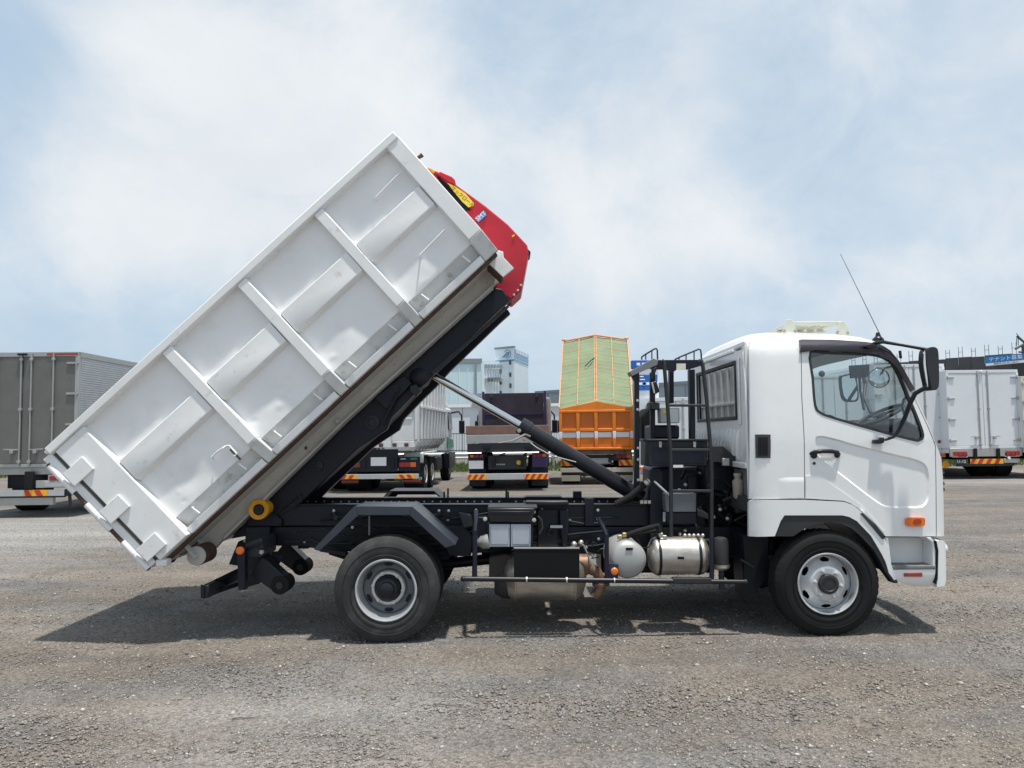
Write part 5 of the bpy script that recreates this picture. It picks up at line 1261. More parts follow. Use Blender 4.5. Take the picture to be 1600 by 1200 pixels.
# underrun bar across the tail, with a slot
ub0, ub1 = at(316, 934, 6.62), at(316, 914, 6.62); xb0 = ub0.x
MB().box(xb0, xb0 + .06, 6.60, 8.55, ub0.z, ub1.z).build('underrun_bar', BLACK2, truck, .008)
MB().prism(QL([(313.5, 913.5), (319, 915.5), (319, 936), (313.5, 934)], 6.585), 6.585, 6.598).build('bar_end', BLACK, truck)
MB().hexa([at(336, 907, 7.0), at(372, 893, 7.0), at(372, 905, 7.0), at(336, 924, 7.0), at(338, 906, 7.06), at(374, 892, 7.06), at(374, 904, 7.06), at(338, 923, 7.06)]).build('bar_bracket', BLACK, truck)
MB().hexa([at(319, 914, 6.75), at(372, 888, 7.0), at(372, 893, 7.0), at(319, 919, 6.75), at(321, 914, 6.85), at(374, 887, 7.06), at(374, 892, 7.06), at(321, 918, 6.85)]).build('bar_bracket', BLACK, truck)
MB().hexa([at(319, 927, 6.75), at(372, 910, 7.0), at(372, 916, 7.0), at(319, 935, 6.75), at(321, 926, 6.85), at(374, 909, 7.06), at(374, 915, 7.06), at(321, 934, 6.85)]).build('bar_bracket', BLACK, truck)

# ================================================================== cab
x_of = lambda px, py=700: Q(px, py)[0]
z_of = lambda py, px=1300: Q(px, py)[1]
XR, XF = x_of(1169), x_of(1477, 780)
ZB, ZT, ZR0, ZR1 = z_of(692), z_of(545), z_of(552), z_of(520)
def cabg(x, z):
    g = 0.0
    d = (XR + .20 - x) / .20
    if d > 0: g += .11 * (1 - math.sqrt(max(0.0, 1 - min(d, 1) ** 2 * .985)))
    d = (x - (XF - .22)) / .22
    if d > 0: g += .09 * d * d
    if z > ZB: g += .055 * ((z - ZB) / (ZT - ZB)) ** 1.3
    d = (z - ZR0) / (ZR1 - ZR0)
    if d > 0: g += .12 * (1 - math.sqrt(max(0.0, 1 - min(d, 1) ** 2 * .98)))
    return g
def side(x, z): return YN + cabg(x, z)
def S(pts, off=0.0):
    """photo points dropped on to the curved side of the cab"""
    r = []
    for a, b in pts:
        Y = YN
        for _ in range(4):
            x, z = Q(a, b, Y); Y = YN + cabg(x, z) + off
        r.append((x, z))
    return r
def subdiv(pts, n=4):
    """round a traced outline (Catmull-Rom)"""
    k = len(pts); r = []
    for i in range(k):
        p0, p1, p2, p3 = [Vector(pts[(i + j) % k]) for j in (-1, 0, 1, 2)]
        for t in range(n):
            u = t / n
            q = .5 * ((2 * p1) + (p2 - p0) * u + (2 * p0 - 5 * p1 + 4 * p2 - p3) * u * u + (3 * p1 - p0 - 3 * p2 + p3) * u ** 3)
            r.append((q.x, q.y))
    return r
def both(mb, name, m_, parent=None, bevel=0.0, smooth=40):
    """near side and its mirror image on the far side"""
    if parent is None: parent = (truck, truck)
    a = mb.build(name, m_, parent[0], bevel, smooth); b = mb.mirror(YC).build(name, m_, parent[1], bevel, smooth)
    return a, b
quarter = [(1170, 779), (1170, 545), (1172.5, 533), (1178, 526.5), (1188, 523), (1205, 521), (1250, 520.5), (1310, 523), (1345, 527.5), (1368, 534), (1386, 544), (1399, 555), (1416, 588), (1440, 640), (1462, 692), (1472, 716), (1475, 750), (1476, 838), (1464, 838), (1463.5, 760), (1462.5, 696), (1438, 640), (1414, 590), (1397, 558), (1384, 547), (1366, 539), (1300, 533), (1248.5, 531.5), (1252, 620), (1256, 690), (1256.5, 779)]
sq = MB().skin(S(quarter), [], side, .03, .05, .06)
cabside = both(sq, 'side_panel', W_CAB)
door_o = [(1258, 779), (1257.5, 690), (1253.5, 620), (1250, 533), (1300, 534.5), (1365, 540.5), (1383, 548.5), (1396, 559.5), (1413, 591), (1437, 641), (1461, 697), (1462, 760), (1462.3, 837.5), (1384, 838), (1378, 831), (1362, 814), (1342, 795), (1330, 787), (1318, 782.5)]
win_o = subdiv([(1265, 549), (1300, 549.5), (1360, 552), (1386, 559), (1401, 574), (1420, 617), (1436, 655), (1444, 680), (1438, 689), (1424, 688.5), (1360, 671.5), (1300, 654), (1281, 646.5), (1272, 634), (1268, 590)], 3)
rec_o = subdiv([(1274, 686), (1280, 681), (1300, 684), (1342, 696), (1395, 709), (1432, 718), (1447, 727), (1452, 745), (1452, 765), (1451, 781), (1441, 792.5), (1415, 794), (1390, 793), (1370, 785), (1320, 747), (1283, 718), (1275, 704)], 3)
dm = MB().skin(S(door_o), [S(win_o), S(rec_o)], side, .03, .06, .06)
door = both(dm, 'door', W_CAB)
# pressed recess of the door
ctr = np.mean(np.array(rec_o), axis=0)
def inset(pts, d):
    n = len(pts); r = []
    for i in range(n):
        a, b, c_ = Vector(pts[i - 1]), Vector(pts[i]), Vector(pts[(i + 1) % n])
        e = (c_ - a).normalized(); nr = Vector((-e.y, e.x))
        if (Vector(ctr) - b).dot(nr) < 0: nr = -nr
        r.append(tuple(b + nr * d))
    return r
rin = inset(rec_o, 2.6); so, si = S(rec_o), S(rin)
ring = MB(); nn = len(so)
ring.add([(x, side(x, z), z) for x, z in so] + [(x, side(x, z) + .014, z) for x, z in si], [(i, (i + 1) % nn, nn + (i + 1) % nn, nn + i) for i in range(nn)])
both(ring, 'recess_edge', W_CAB, door, smooth=60)
both(MB().skin(si, [], lambda x, z: side(x, z) + .014, .01, .035, .035), 'recess_panel', W_CAB, door)
# window frame and glass
win_i = inset(win_o, 0)
wc = np.mean(np.array(win_o), axis=0); ctr = wc
win_i = inset(win_o, 3.6)
both(MB().skin(S(win_o), [S(win_i)], lambda x, z: side(x, z) - .004, .03, .12, .12), 'window_frame', DKGREY, door)
both(MB().skin(S(win_i), [], lambda x, z: side(x, z) + .012, .004, .12, .12), 'window_glass', GLASS, door)
vis = [(1247.5, 531.5), (1251, 530.5), (1300, 531), (1350, 534.5), (1372, 538.5), (1390, 548.5), (1403, 564), (1428, 608), (1422, 612), (1400, 575), (1388, 563), (1366, 554), (1330, 550.5), (1272, 547.5), (1253, 550.5), (1248.5, 551)]
VZ0, VZ1 = z_of(530), z_of(550)
both(MB().skin(S(vis), [], lambda x, z: side(x, z) - .018 - .02 * max(0, 1 - abs((z - (VZ0 + VZ1) / 2) / .06)), .016, .05, .02), 'door_visor', VISOR, None, .003, 60)
# fender bulge above the arch
both(MB().skin(S([(1209, 745), (1214, 743.5), (1255.5, 743.5), (1255.5, 778), (1209, 778)]), [], lambda x, z: side(x, z) + .002 - .010 * min(1, max(0, (x - x_of(1209)) / .10)) * min(1, max(0, (z_of(744) - z) / .03)), .004, .025, .015), 'quarter_bulge', W_CAB, cabside, 0, 60)
both(MB().skin(S([(1258.8, 743.5), (1272, 742.5), (1282, 745), (1345, 789), (1381, 830), (1380, 832), (1362, 813), (1342, 794.5), (1330, 786.5), (1318, 782), (1259, 778.5)]), [], lambda x, z: side(x, z) - .006, .008, .06, .06), 'door_bulge', W_CAB, door, .006)
# gap strip behind the panel joints
both(MB().skin(S([(1244, 531), (1262, 531), (1266, 690), (1266, 781), (1244, 781)]), [], lambda x, z: side(x, z) + .034, .01, .2, .2), 'door_seal', BLACKP)
both(MB().skin(S([(1455, 690), (1466, 690), (1468, 838), (1455, 838)]), [], lambda x, z: side(x, z) + .034, .01, .2, .2), 'door_seal', BLACKP)
# vent, handle, lock, side lamp
ven = both(MB().skin(S(subdiv([(1181, 679), (1202, 679), (1203.5, 681), (1204, 697), (1203.5, 713.5), (1202, 715.5), (1182, 715.5), (1180.5, 713.5), (1180, 697), (1180, 681)], 2)), [], lambda x, z: side(x, z) - .006, .02, .05, .1), 'air_vent', VISOR, None, .004)
for k in range(6):
    px = 1184.5 + k * 2.6
    both(MB().skin(S([(px, 683), (px + 1.4, 683), (px + 1.4, 712), (px, 712)]), [], lambda x, z: side(x, z) - .012, .008, .2, .2), 'vent_slat', BLACKP, ven)
hd = [at(x, y, 6.492) for x, y in ((1266, 709.5), (1272, 706.5), (1284, 704.8), (1298, 705), (1308, 707), (1313, 710))]
hdl = MB().tube([p + Vector((0, (.02 if i in (0, 5) else -.012), 0)) for i, p in enumerate(hd)], [.012, .017, .018, .018, .017, .011], 12)
hdl.ball(at(1272, 711, 6.492), .028, .014, .03, 8).ball(at(1308, 711, 6.492), .025, .013, .025, 8)
both(hdl, 'door_handle', BLACK2, door)
both(MB().skin(S(subdiv([(1275, 714.5), (1290, 715.5), (1305, 714.5), (1301, 719), (1290, 720), (1279, 719)], 3)), [], lambda x, z: side(x, z) - .003, .004, .2, .2), 'handle_pocket', W_CAB, door)
both(MB().lathe(at(1272, 724, 6.5), (0, -1, 0), [(-.01, .012), (.006, .012), (.008, .008)], 14), 'door_lock', DKGREY, door)
lamp = subdiv([(1414.5, 809.5), (1420, 808.2), (1437, 808.2), (1442.5, 810), (1443, 815), (1442, 820.5), (1436, 822), (1420, 822), (1414.5, 820.5), (1413.5, 815)], 2)
sl = both(MB().skin(S(lamp), [], lambda x, z: side(x, z) - .026, .03, .03, .03), 'side_indicator', ORANGE_L, None, .010, 60)
both(MB().skin(S(subdiv([(1426, 811), (1436, 811), (1437, 815), (1435, 818.5), (1424, 818.5)], 2)), [], lambda x, z: side(x, z) - .0285, .002, .2, .2), 'indicator_bulb', mat('dark amber', (.35, .05, .01), .3), sl)
# wheel-arch fender, flare, step
fen = [(1169, 837.5), (1169, 786), (1171, 782), (1176, 780.5), (1257, 781), (1318, 784), (1331, 788.5), (1342, 797), (1362, 816), (1378, 834), (1385, 850), (1390, 878), (1400, 905), (1396, 906), (1388, 895), (1383, 878), (1376, 864), (1360, 837), (1338, 814), (1326, 807.5), (1315, 805), (1225, 805), (1219, 814), (1210, 837.5)]
both(MB().skin(S(fen), [], lambda x, z: side(x, z) - .012, .04, .05, .05), 'wheel_arch', W_CAB, None, .010, 50)
fla = [(1210.5, 837.8), (1219.5, 814), (1225.5, 805.6), (1315, 805.6), (1326, 808), (1338, 814.6), (1360, 837.6), (1376, 864.6), (1388, 880), (1400, 905), (1403, 911), (1396, 911), (1383, 893), (1375, 876), (1365, 859), (1342, 835), (1329, 825), (1315, 819), (1300, 816), (1286, 816.5), (1271, 820), (1257, 826), (1239, 838)]
both(MB().skin(S(fla), [], lambda x, z: side(x, z) - .004, .10, .06, .06), 'arch_flare', DKGREY, None, .005, 50)
arc = [(1239, 838), (1257, 826), (1271, 820), (1286, 816.5), (1300, 816), (1315, 819), (1329, 825), (1342, 835), (1365, 859), (1383, 893)]
liner = MB().grid(lambda u, v: (lambda q: (q[0], 6.58 + v * .55, q[1]))(S([arc[min(9, int(round(u * 9)))]])[0]), 9, 1)
both(liner, 'arch_liner', BLACK)
both(MB().prism(QL([(1205, 800), (1400, 800), (1400, 905), (1392, 905), (1365, 850), (1330, 815), (1280, 810), (1235, 838), (1205, 838)], 7.15), 7.13, 7.15), 'inner_arch', BLACK)
both(MB().skin(S([(1343, 802), (1346, 801), (1366, 818), (1379, 835), (1381, 841), (1377, 842), (1362, 824)]), [], lambda x, z: side(x, z) - .020, .012, .1, .1), 'arch_trim', DKGREY, None, .003)
# mudflap behind the front wheel
flap = [(1163, 838, 6.62), (1197, 838, 6.62), (1196, 855, 6.62), (1185, 888, 6.63), (1178, 915, 6.66), (1170, 941, 6.72), (1160, 930, 6.72), (1165, 905, 6.68), (1166, 870, 6.64)]
mm_ = MB().prism([Q(a, b, 6.66) for a, b, _ in flap], 6.70, 6.712).build('mudflap', RUBBER, truck)
MB().prism([Q(a, b, 6.66) for a, b in ((1165, 838), (1210, 838), (1210, 905), (1185, 940), (1172, 940))], 6.82, 7.1).build('mudflap_backing', BLACK, truck)
MB().beam(at(1157, 874, 6.69), at(1178, 886, 6.69), .015, .012).build('flap_bar', DKGREY, mm_)
# step well
stp = [(1386, 840), (1459, 840), (1459, 884), (1391, 884)]
sw = QL(stp, 6.5)
well = MB().prism(QL([(1384, 839.5), (1463, 839.5), (1463, 888), (1391, 888)], 6.66), 6.66, 6.68)
both(well, 'step_back', W_CAB)
both(MB().prism(QL([(1448, 840), (1455, 840), (1462, 847), (1462, 888), (1457, 884), (1457, 848)], 6.50), 6.50, 6.655), 'step_cheek', W_CAB, None, .006)
both(MB().prism(QL([(1384, 840), (1388, 840), (1393, 884), (1391, 884)], 6.51), 6.51, 6.655), 'step_cheek', W_CAB, None, .002)
both(MB().prism(QL([(1388, 884), (1462, 884), (1463, 889), (1388, 889.5)], 6.49), 6.49, 6.655), 'step_tread', mat('grey step tread', (.22, .22, .215), .8, bump=.6, bs=120), None, .004)
both(MB().skin(QL([(1387.5, 890), (1463, 889.5), (1463, 916.5), (1440, 918), (1425, 917), (1404, 908), (1393, 899)], 6.5), [], lambda x, z: 6.495 + .05 * max(0, (z_of(900) - z) / .1) ** 2 + .02 * max(0, x - x_of(1455)), .05, .05, .04), 'lower_skirt', W_CAB, None, .008, 50)
both(MB().prism(QL([(1413, 895.5), (1441, 895), (1441, 901), (1413, 901)], 6.485), 6.482, 6.493), 'side_reflector', REFL_R, None, .002)
# roof, windscreen, front, bumper lofted across the cab
def loft(pts, nm, m_, crown=0.0, bulge=0.0, n=20, off=0.0, smooth=50, pw=2):
    s = S(pts); y0s = [side(x, z) + off for x, z in s]
    def fn(u, v):
        i = u * (len(s) - 1); k = min(len(s) - 2, int(i)); f_ = i - k
        x = s[k][0] * (1 - f_) + s[k + 1][0] * f_; z = s[k][1] * (1 - f_) + s[k + 1][1] * f_; y0 = y0s[k] * (1 - f_) + y0s[k + 1] * f_
        w = 1 - abs(2 * v - 1) ** pw
        return (x + bulge * w, y0 + (2 * YC - 2 * y0) * v, z + crown * w)
    return MB().grid(fn, len(s) - 1, n).build(nm, m_, truck, smooth=smooth)
loft([(1170.5, 548), (1172.5, 533), (1178, 526.5), (1188, 523), (1205, 521), (1250, 520.5), (1310, 523), (1345, 527.5), (1368, 534), (1386, 544), (1399, 555)], 'roof', W_CAB, .05, 0, 24, pw=4)
loft([(1399, 555.5), (1416, 588), (1440, 640), (1461, 690)], 'windscreen', GLASS, 0, .13)
loft([(1462, 692), (1472, 716), (1475, 750), (1476, 838)], 'front_panel', W_CAB, 0, .13)
for k in range(4): loft([(1477, 735 + k * 9), (1478.5, 738 + k * 9), (1477, 741 + k * 9)], 'grille_slat', DKGREY, 0, .137)
bpts = [(1463, 846), (1468, 844), (1480, 847), (1483, 852), (1483.5, 882), (1482, 884), (1483.5, 887), (1482, 908), (1478, 916), (1464, 917.5)]
bs_ = [Q(a, b, 6.5) for a, b in bpts]
both(MB().skin(bs_, [], lambda x, z: 6.50 + .05 * max(0, (x - bs_[0][0]) / .1) ** 2, .06, .03, .04), 'bumper_corner', W_CAB, None, .012, 50)
xb_ = x_of(1480, 880)
MB().grid(lambda u, v: (xb_ + .13 * (1 - abs(2 * v - 1) ** 2) + .02 * math.sin(u * 3.14), 6.56 + (2 * YC - 13.12) * v, z_of(846, 1480) + (z_of(917, 1480) - z_of(846, 1480)) * u), 8, 24).build('bumper', W_CAB, truck, smooth=60)
for s in (0, 1):
    yy = 6.75 if s == 0 else 2 * YC - 6.75
    MB().ball((xb_ + .045, yy, z_of(862, 1480)), .06, .16, .075, 10).build('headlamp', LAMPC, truck)
both(MB().prism(QL([(1459.5, 845), (1463.5, 845), (1466.5, 860), (1465.5, 905), (1463, 913), (1460, 911), (1462.5, 890), (1462.5, 860)], 6.49), 6.492, 6.55), 'bumper_gap', BLACKP)
# rear wall of the cab with window and pressed ribs
xw = XR + .035
yA, yB = YN + .12, 2 * YC - YN - .12
zt0, zt1, zbm = z_of(540), z_of(532), z_of(722)
wz0, wz1 = at(1150, 653, 6.95).z, at(1150, 567, 6.95).z; wy0, wy1 = 6.92, 8.35
def rw(y0, y1, z0, z1, nm, m_, d0=0.0, d1=.03, bv=0.0): return MB().box(xw + d0, xw + d1, y0, y1, z0, z1).build(nm, m_, truck, bv)
rw(yA, wy0, zbm, zt0, 'rear_wall', W_CAB); rw(wy1, yB, zbm, zt0, 'rear_wall', W_CAB); rw(wy0 + .001, wy1 - .001, zbm, wz0, 'rear_wall', W_CAB); rw(wy0 + .001, wy1 - .001, wz1, zt0 + .02, 'rear_wall', W_CAB)
fr = [(-.012, wy0 - .018, wy0 + .018, wz0 - .018, wz1 + .018), (-.012, wy1 - .018, wy1 + .018, wz0 - .018, wz1 + .018), (-.0125, wy0 + .019, wy1 - .019, wz0 - .018, wz0 + .016), (-.0125, wy0 + .019, wy1 - .019, wz1 - .016, wz1 + .018)]
for d, a, b, c_, e in fr: rw(a, b, c_, e, 'rear_window_frame', DKGREY, d, -.001, .006)
rw(wy0, wy1, wz0, wz1, 'rear_window', GLASS_D, .008, .014)
for k in range(15):
    y = 6.85 + k * .115
    m = MB().tube([(xw - .004, y, wz0 - .10), (xw - .016, y, wz0 - .14), (xw - .02, y + .02, wz0 - .25), (xw - .012, y + .05, zbm + .06), (xw - .002, y + .06, zbm + .02)], [.012, .024, .026, .022, .01], 8)
    m.build('pressed_rib', W_CAB, truck)
rw(yA + .03, yB - .03, zt0 + .021, z_of(527), 'rear_header', W_CAB, -.0, .03, .01)
rw(yA, yB, zbm - .05, zbm - .001, 'rear_sill', W_CAB, -.03, .05, .01)
rw(6.78, 6.83, wz0 - .06, zt0 - .06, 'pressed_bead', W_CAB, -.016, -.001, .012)
rw(6.95, 8.3, wz1 + .09, wz1 + .12, 'pressed_bead', W_CAB, -.014, -.001, .01)
MB().tube([(xw - .005, YN + .115, z_of(780)), (xw - .005, YN + .115, z_of(600)), (xw - .004, YN + .165, z_of(545))], .012, 8).build('corner_bead', W_CAB, truck)
# cab floor, inside
MB().box(x_of(1172), x_of(1460), 6.62, 8.58, z_of(800), z_of(778)).build('cab_floor', INTER_D, truck)
MB().box(xw + .04, xw + .07, 6.66, 8.54, z_of(778), z_of(660)).build('inner_back_panel', INTER, truck)
MB().box(x_of(1180), x_of(1365), 6.85, 8.35, z_of(537), z_of(533)).build('headliner', INTER, truck)
dashp = QL([(1392, 664), (1408, 652), (1440, 668), (1450, 690), (1450, 770), (1400, 770), (1402, 700)], 6.66)
MB().prism(dashp, 6.66, 8.54).build('dashboard', INTER_D, truck, .02)
both(MB().prism(QL([(1268, 655), (1300, 662), (1424, 694), (1424, 780), (1268, 780)], 6.56), 6.56, 6.58), 'door_trim', INTER, door)
swc = at(1374, 650, 7.05); axs = Vector((-.45, 0, .9)).normalized(); e1 = axs.cross(Vector((0, 1, 0))).normalized(); e2 = axs.cross(e1)
sw_ = MB().tube([swc + e1 * (.21 * math.cos(a)) + e2 * (.21 * math.sin(a)) for a in np.linspace(0, 2 * math.pi, 33)[:-1]], .016, 8, True)
for a in (.5, 2.6, 4.7): sw_.tube([swc, swc + (e1 * math.cos(a) + e2 * math.sin(a)) * .2], .014, 6)
sw_.lathe(swc - axs * .03, axs, [(0, .06), (.05, .055)], 14).tube([swc - axs * .02, swc - axs * .5], .025, 8)
sw_.build('steering_wheel', INTER_D, truck)
for yy in (6.78, 7.85):
    st = MB().prism(QL([(1268, 655), (1276, 648), (1290, 650), (1300, 720), (1345, 722), (1350, 745), (1280, 750)], 7.0), yy, yy + .46).build('seat', INTER, truck, .04)
MB().prism(QL([(1327, 571), (1358.5, 569), (1359, 589), (1329, 591)], 7.5), 7.5, 7.52).build('cab_monitor', INTER_D, truck, .004)
MB().tube([at(1343, 590, 7.51), at(1344, 610, 7.5), at(1350, 640, 7.4)], .012, 8).build('monitor_stalk', INTER_D, truck)
MB().ball(at(1284, 584, 8.4), .035, .02, .035, 8).build('grab_knob', INTER_D, truck)
# far mirrors seen through the cab
fm_ = MB().prism(QL(subdiv([(1313, 590), (1318, 586), (1333, 583), (1338, 587), (1342, 615), (1341, 625), (1335, 628), (1322, 627), (1316, 618)], 2), 9.1), 9.1, 9.16).build('far_mirror', DKGREY, truck, .01)
MB().prism(QL(subdiv([(1315, 592), (1320, 588), (1332, 585.5), (1336, 589), (1339.5, 614), (1338, 623), (1333, 625.5), (1324, 624.5), (1318, 617)], 2), 9.09), 9.088, 9.098).build('mirror_glass', MIRR, fm_)
MB().tube([at(1336, 590, 9.15), at(1346, 580, 9.0), at(1352, 600, 9.0), at(1350, 620, 8.9), at(1361, 645, 8.75)], .02, 8).build('mirror_stay', DKGREY, fm_)
fr_ = MB().lathe(at(1373, 591, 9.1), (-.2, -1, .1), [(0, .115), (.02, .115), (.022, .10)], 24).build('far_round_mirror', DKGREY, truck)
MB().lathe(at(1373, 591, 9.075), (-.2, -1, .1), [(0, .105), (.004, .10), (.012, .06), (.014, .02)], 24).build('mirror_glass', MIRR, fr_)
MB().tube([at(1373, 591, 9.12), at(1382, 575, 9.0), at(1395, 572, 8.8)], .012, 8).build('mirror_stay', DKGREY, fr_)
# near mirror with its stays
mh = QL(subdiv([(1444, 546), (1449, 543.5), (1456, 545), (1459, 552), (1460, 575), (1460, 600), (1457.5, 608), (1453, 610.5), (1448.5, 608), (1446.5, 598), (1443.5, 585), (1441, 568), (1441.5, 552)], 3), 6.28)
nm_ = MB().prism(mh, 6.21, 6.34).build('side_mirror', DKGREY, truck, .03, seg=3)
MB().prism(QL(subdiv([(1443.5, 550), (1445, 549.5), (1446, 570), (1448.5, 590), (1449.5, 604), (1448.5, 603), (1445, 585), (1442.5, 566)], 2), 6.2), 6.195, 6.208).build('mirror_edge', CHROME, nm_)
MB().prism(QL([(1460, 572), (1462, 573), (1462, 581), (1460, 582)], 6.27), 6.24, 6.29).build('mirror_pivot', DKGREY, nm_)
MB().tube([at(1358, 540, 6.56), at(1366, 536.5, 6.5), at(1380, 534.5, 6.42), at(1410, 539, 6.34), at(1448, 546, 6.28)], .0135, 10).build('mirror_arm', BLACK2, nm_)
MB().tube([at(1370, 541, 6.54), at(1388, 549, 6.48), at(1400, 560, 6.5)], .006, 6).build('mirror_cable', BLACK2, nm_)
MB().tube([at(x, y, Y) for x, y, Y in ((1450, 604, 6.27), (1440, 609, 6.3), (1430, 615, 6.33), (1423, 628, 6.36), (1414, 652, 6.41), (1404, 673, 6.45), (1396, 683, 6.46), (1385, 686.5, 6.46), (1376, 687, 6.47))], [.016, .018, .018, .019, .017, .014, .012, .012, .012], 10).build('mirror_arm', BLACK2, nm_)
for px, py in ((1359, 541.5), (1370, 690)): MB().prism(QL(subdiv([(px - 6, py - 3), (px + 6, py - 3), (px + 9, py), (px + 5, py + 3), (px - 6, py + 3)], 2), 6.49), 6.455, 6.55).build('mirror_foot', BLACK2, nm_, .006)
MB().prism(QL([(1375, 684), (1380, 683), (1380, 691), (1375, 691)], 6.47), 6.45, 6.5).build('mirror_foot', BLACK2, nm_, .005)
MB().tube([at(1423, 616, 6.6), at(1412, 624, 6.62), at(1409.5, 635, 6.62), at(1413, 648, 6.6)], .011, 8).build('wiper_stay', BLACK2, nm_)
MB().tube([at(1406, 548, 6.75), at(1407.5, 560, 6.75)], .012, 8).build('wiper_pivot', BLACK2, truck)
# aerial
MB().lathe(at(1372, 531, 6.8), (.02, 0, 1), [(-.01, .05), (.01, .045), (.03, .022), (.06, .016), (.065, .01)], 16).build('aerial_base', BLACK2, truck)
MB().tube([at(1379, 531, 6.75), at(1313, 396.5, 6.75)], [.0035, .0018], 6).build('aerial', DKGREY, truck)
MB().prism(QL([(1376, 531), (1388, 534), (1386, 537), (1376, 535)], 6.74), 6.72, 6.76).build('aerial_foot', BLACK2, truck, .003)
# roof rack
yr0, yr1 = 6.86, 8.3
rk = None
for yy in (yr0, yr1):
    for a in ([(1221, 521), (1226, 508), (1228, 499.5), (1237.5, 499.5), (1241, 508), (1245.5, 521)], [(1304, 523), (1308, 512), (1309, 503), (1320, 503), (1324, 512), (1327, 524)]):
        o = MB().prism(QL(a, yr0), yy - .012, yy).build('rack_bracket', CREAM, truck, .003)
        q0, q1 = Q(a[0][0], a[0][1], yr0), Q(a[-1][0], a[-1][1], yr0)
        for q in (q0, q1): MB().lathe((q[0] + (.02 if q is q0 else -.02), yy - .014, q[1] + .02), (0, -1, 0), [(0, .011), (.01, .011)], 8).build('rack_bolt', TRIM, o)
zr = Q(1240, 502.5, yr0)[1]; xa_, xb2 = Q(1231, 502, yr0)[0], Q(1316, 503, yr0)[0]
for yy in (yr0 + .005, yr1 - .05): MB().box(xa_, xb2, yy, yy + .035, zr - .035, zr + .0).build('rack_rail', CREAM, truck, .004)
for k in range(5):
    x = xa_ + .02 + (xb2 - xa_ - .11) * k / 4
    MB().box(x, x + .06, yr0 + .042, yr1 - .052, zr - .03, zr - .006).build('rack_slat', CREAM, truck, .004)
for yy in (7.2, 7.6, 8.0): MB().box(xa_, xb2, yy, yy + .03, zr - .055, zr - .031).build('rack_runner', CREAM, truck, .003)
# ================================================================== tilted roll-off container
Y0 = 6.45; YB = 2 * YC - Y0                # outer faces of the two sides
cA, cB, cC, cD = [Vector(Q(*p, Y0)) for p in ((76, 695), (612, 207), (774, 389), (250, 876))]
def cp(s, t): return (cA * (1 - s) + cB * s) * (1 - t) + (cD * (1 - s) + cC * s) * t
bin_ = thing('rolloff_container', 'dented white steel roll off container tipped up on the hook lift truck', 'container', (cp(0, 1).x, YC, cp(0, 1).y))
def side_y(y, far): return 2 * YC - y if far else y
def chex(s0, s1, t0, t1, ya0, ya1, yb, far=False, ds=0.0):
    """block on a side: front at ya0 (t0) .. ya1 (t1), back at yb; ds narrows the front face"""
    P = []
    for t, ya in ((t0, ya0), (t1, ya1)):
        for s, y in ((s0 + ds, ya), (s1 - ds, ya), (s1, yb), (s0, yb)):
            q = cp(s, t); P.append((q.x, side_y(y, far), q.y))
    return MB().hexa(P)
def sweep_s(prof, s0, s1, far=False):
    k = len(prof); V = []
    for s in (s0, s1):
        for t, y in prof:
            q = cp(s, t); V.append((q.x, side_y(y, far), q.y))
    return MB().add(V, [tuple(range(k)), tuple(range(2 * k - 1, k - 1, -1))] + [(i, (i + 1) % k, k + (i + 1) % k, k + i) for i in range(k)])
PY = 6.525                                 # face of the sunken panels
bays = [(.081, .305), (.334, .5225), (.5515, .749), (.777, .967)]
ribs = [(.305, .334), (.5225, .5515), (.749, .777)]
dents = [(.90, .72, .06, .016), (.62, .28, .05, .012), (.45, .20, .05, .010), (.70, .22, .04, .012), (.20, .22, .05, .010), (.16, .72, .06, .012), (.42, .70, .06, .010), (.66, .74, .05, .008), (.87, .28, .05, .010), (.24, .66, .04, .010)]
rd = random.Random(21)
small_dents = [(rd.uniform(.09, .96), rd.choice((rd.uniform(.08, .34), rd.uniform(.57, .84))), rd.uniform(.025, .06), rd.uniform(-.006, .009), rd.uniform(.5, 2.2), rd.uniform(0, 3.1)) for _ in range(70)]
